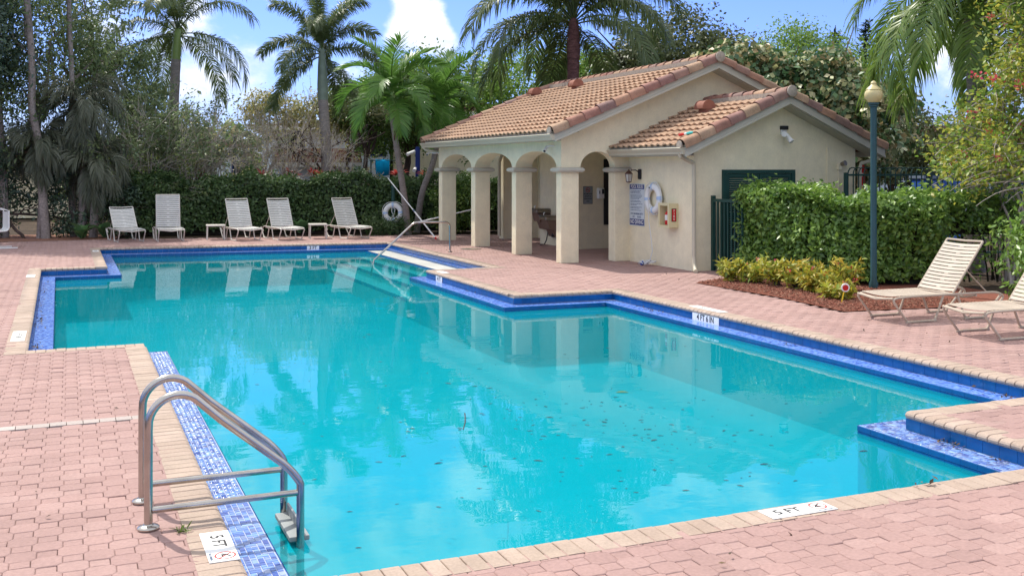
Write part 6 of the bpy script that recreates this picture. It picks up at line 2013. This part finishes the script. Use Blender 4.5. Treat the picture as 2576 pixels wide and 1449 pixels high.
for lb, x, y, z in (('red cordyline behind the hedge below the leftmost queen palm', 3.9, 35.6, 1.62), ('red cordyline at the foot of the far globe lamp', 5.45, 35.4, 1.62), ('red cordyline just right of the far globe lamp', 5.95, 35.2, 1.6),
                    ('red cordyline below the bare upright shrub', 6.9, 35.2, 1.6), ('red cordyline before the porch roof', 7.6, 34.6, 1.62), ('red cordyline left of the foxtail palm trunk', 8.2, 34.4, 1.62), ('red cordyline right of the turquoise towel', 10.35, 34.2, 1.66),
                    ('red cordyline behind the hedge beside the floodlight pole', 11.2, 33.6, 1.55)):
    t = rosette('cordyline', lb, 'plant', x, y, 22, 0.52, 0.13, 'cordyline', CG, el=(20, 85), z0=z)
    MB().tube([(0, 0, -z), (0.03, 0, -z * .5), (0, 0, 0.05)], 0.03, 6).build('stem', MT['darkbark'], t)
# weeds in the paving beside the ladder
t = thing('weed_tuft', 'small green weed growing in the joint beside the near depth marker', 'weed', (0.585, 6.0, 0))
P = np.tile([[0.575, 6.0, 0.0]], (46, 1)) + rng.normal(0, [0.018, 0.02, 0.0], (46, 3))
attach(link('leaves', leaf_mesh('leaves', P, np.tile([0.1, 0.1, 0.6], (46, 1)), 0.055, MT['grass'], aspect=0.22, jit=1.0)), t)

# ================================================================== HOUSES BEYOND
def house(label, x0, x1, y0, y1, h, roofh, wins, wallm='housewall', hip=True, over=0.5, rz_=0.0, chimney=False):
    t = thing('house', label, 'house', (x0, y0, 0), rz_)
    w, d = x1 - x0, y1 - y0
    MB().box(0, w, 0, d, 0, h).build('wall', MT[wallm], t)
    e = over
    if hip:
        vs = [(-e, -e, h), (w + e, -e, h), (w + e, d + e, h), (-e, d + e, h), (d * .45, d / 2, h + roofh), (w - d * .45, d / 2, h + roofh)]
        fs = [(0, 1, 5, 4), (1, 2, 5), (2, 3, 4, 5), (3, 0, 4), (3, 2, 1, 0)]
    else:
        vs = [(-e, -e, h), (w + e, -e, h), (w + e, d + e, h), (-e, d + e, h), (-e, d / 2, h + roofh), (w + e, d / 2, h + roofh)]
        fs = [(0, 1, 5, 4), (2, 3, 4, 5), (3, 0, 4), (1, 2, 5), (3, 2, 1, 0)]
    rf = MB().add(vs, fs).build('roof', MT['houseroof'], t)
    rows = MB()
    for k in range(14):                             # raised tile courses on the front slope
        u0 = k / 14
        z0 = h + roofh * u0
        yy = -e + (d / 2 + e) * u0
        ins = (d * .45 + e) * u0 if hip else 0
        rows.box(-e + ins, w + e - ins, yy - 0.02, yy + 0.14, z0, z0 + 0.09)
    tag(rows.build('tile_courses', MT['houseroof'], t), kind='stuff')
    MB().box(-e - .02, w + e + .02, -e - .06, -e - 0.01, h - 0.16, h + 0.02).build('fascia', MT['white'], t)
    for (a, b, z0, z1) in wins:
        wn = MB().box(a, b, -0.05, 0.03, z0, z1).build('window', MT['navy'], t)
        MB().box(a + 0.07, b - 0.07, -0.06, -0.052, z0 + 0.07, z1 - 0.07).build('pane', MT['darkglass'], wn)
    return t
house('pale blue grey two storey house behind the foxtail palm', 7.9, 13.6, 47.0, 55.0, 3.9, 0.35, [(4.5, 5.5, 2.6, 3.9), (1.0, 1.9, 2.6, 3.7)], rz_=R(-12))
house('cream house wall rising behind the second slender palm', 13.7, 20.5, 46.0, 54.0, 4.6, 0.9, [(4.0, 5.0, 3.0, 4.2)], 'wall', rz_=R(-12))
house('low porch with brown tile roof before the pale blue house', 8.3, 10.9, 43.4, 46.4, 2.25, 0.6, [], hip=False, rz_=R(-12))
house('house with hipped brown tile roof half hidden behind the far globe lamp', 3.4, 7.9, 51.5, 58.0, 3.0, 0.7, [(3.8, 4.8, 1.2, 2.4)], rz_=R(-4))
house('low yellowish house beyond the bright plants at left', -2.5, 3.8, 47.0, 53.0, 2.35, 0.9, [(4.4, 5.2, 0.9, 1.9)], 'wall', rz_=R(-4))
house('house with faded red tile roof beyond the hoop topped fence', 27.5, 38.0, 31.0, 38.0, 2.3, 1.5, [(2.0, 3.4, 0.8, 1.9), (5.0, 6.2, 0.8, 1.9)], rz_=R(-23))
t = thing('storage_bin', 'blue storage bin standing behind the hoop topped fence', 'bin', (19.6, 19.4, 0), R(-20))
MB().box(-0.45, 0.45, -0.4, 0.4, 0.05, 1.75).build('body', MT['bluebin'], t, bevel=0.05)
MB().box(-0.49, 0.49, -0.44, 0.44, 1.75, 1.86).build('lid', MT['greyprint'], t, bevel=0.03)
# distant tree line round the site
Ps, Ns, Cs = [], [], []
for k in range(150):
    a = R(rng.uniform(-40, 85)) if k < 110 else R(rng.uniform(85, 320))
    d = rng.uniform(62, 95)
    c = np.array([math.sin(a) * d, math.cos(a) * d, rng.uniform(1.0, 2.6)])
    m_ = 190
    off = rng.normal(size=(m_, 3))
    off /= np.maximum(1, np.linalg.norm(off, axis=1, keepdims=True) / 1.5)
    Ps.append(c + off * [3.2, 3.2, 1.7])
    Ns.append(nrm(off + [0, 0, 0.8]))
    Cs.append(np.full(m_, rng.random()))
tag(link('distant_trees', leaf_mesh('distant_trees', np.concatenate(Ps), np.concatenate(Ns), 0.9, MT['mid'], aspect=0.7, clump=np.concatenate(Cs))), kind='stuff')

# ================================================================== LEAVES ON THE WATER AND LITTER
def leaf_piece(L, w, m, th_=0.002, cup=0.15):
    vs = []
    prof = [(0, .08), (.2, .7), (.5, 1), (.8, .65), (1, .05)]
    for (u, k) in prof:
        vs += [((u - .5) * L, -k * w / 2, cup * w * k), ((u - .5) * L, 0, 0.0), ((u - .5) * L, k * w / 2, cup * w * k)]
    fs = [(3 * j + a, 3 * j + a + 1, 3 * j + a + 4, 3 * j + a + 3) for j in range(4) for a in (0, 1)]
    return MB().add(vs, fs).mesh('floating_leaf', m)
lm = [leaf_piece(0.055, 0.016, MT['wetleaf']), leaf_piece(0.07, 0.022, MT['wetleaf']), leaf_piece(0.03, 0.020, MT['wetleaf'])]
cnt = 0
wpoly = offset(POOL, [d + 0.06 for d in LD])
while cnt < 250:
    if cnt < 190:
        x, y = rng.normal(4.3, 0.95), rng.normal(7.9, 1.05)
    else:
        x, y = rng.uniform(1.2, 7.8), rng.uniform(5.1, 16.5)
    if not inpoly(np.array([[x, y]]), wpoly)[0]:
        continue
    o = link('floating_leaf', lm[rng.integers(0, 3)], None, (x, y, WZ + 0.002), (0, 0, rng.normal(-0.4, 0.45)))
    s = 0.85 * rng.choice([0.5, 0.7, 0.95, 1.3], p=[.35, .35, .2, .1])
    o.scale = (s, s, s)
    tag(o, 'small dead leaf floating on the pool water', 'leaf', 'dead leaves floating on the pool')
    cnt += 1
big = leaf_piece(0.13, 0.06, MT['hosta'])
big.name = 'floating_leaf'
tag(link('floating_leaf', big, None, (5.05, 9.05, WZ + 0.003), (0, 0, -0.4)), 'large green leaf floating in the middle of the pool', 'leaf')
stk = MB().tube([(3.08, 8.28, WZ + 0.004), (3.18, 8.5, WZ + 0.006), (3.24, 8.66, WZ + 0.02), (3.26, 8.72, WZ + 0.03)], [0.003, 0.005, 0.005, 0.006], 5)
tag(stk.build('floating_twig', MT['darkbark']), 'thin dark twig floating among the leaves left of the pool centre', 'twig')
def litter(spots, name='leaf_litter'):
    Ps = []
    for (x, y, z, sx, sy, n) in spots:
        Ps.append(np.column_stack([x + rng.normal(0, sx, n), y + rng.normal(0, sy, n), z + rng.uniform(0.003, 0.03, n)]))
    P = np.concatenate(Ps)
    return tag(link(name, leaf_mesh(name, P, np.tile([0, 0, 1.0], (len(P), 1)), 0.042, MT['deadleaf'], aspect=0.42, jit=0.45)), kind='stuff')
litter([(8.12, 7.0, LZ, 0.03, 0.28, 60), (8.13, 13.6, LZ, 0.03, 0.2, 26), (8.1, 10.4, LZ, 0.03, 0.06, 12), (6.31, 6.1, LZ, 0.02, 0.08, 22), (6.3, 5.65, LZ, 0.02, 0.03, 6),
        (-0.36, 13.6, LZ, 0.03, 0.25, 50), (-0.38, 16.0, LZ, 0.03, 0.3, 36), (-0.4, 18.0, LZ, 0.03, 0.5, 30), (-0.4, 20.5, LZ, 0.03, 0.5, 24), (6.4, 17.0, LZ, 0.02, 0.3, 10), (7.9, 24.5, LZ, 0.03, 0.4, 20), (7.9, 22.0, LZ, 0.03, 0.3, 16), (7.4, 26.4, -0.19, 0.1, 0.2, 6), (0.62, 22.95, LZ, 0.04, 0.03, 5)])
dl = []
for k in range(60):
    x, y = rng.uniform(8.6, 12.2), rng.uniform(6.8, 12)
    dl.append((x, y, 0.0, 0.01, 0.01, 1))
for k in range(9):
    dl.append((rng.uniform(-1.2, 0.6), rng.uniform(5, 12), 0.0, 0.01, 0.01, 1))
for k in range(5):
    dl.append((rng.uniform(2.5, 6), rng.uniform(3.8, 4.8), 0.0, 0.01, 0.01, 1))
for k in range(60):
    dl.append((rng.uniform(8.4, 11.2), rng.uniform(14, 28), 0.0, 0.01, 0.01, 1))
dl += [(4.98, 5.0, 0.006, 0.05, 0.03, 9), (10.9, 10.6, 0.37, 0.06, 0.2, 5), (10.8, 9.3, 0.37, 0.12, 0.2, 6), (-1.2, 29.5, 0, 0.05, 0.05, 6)]
litter(dl)
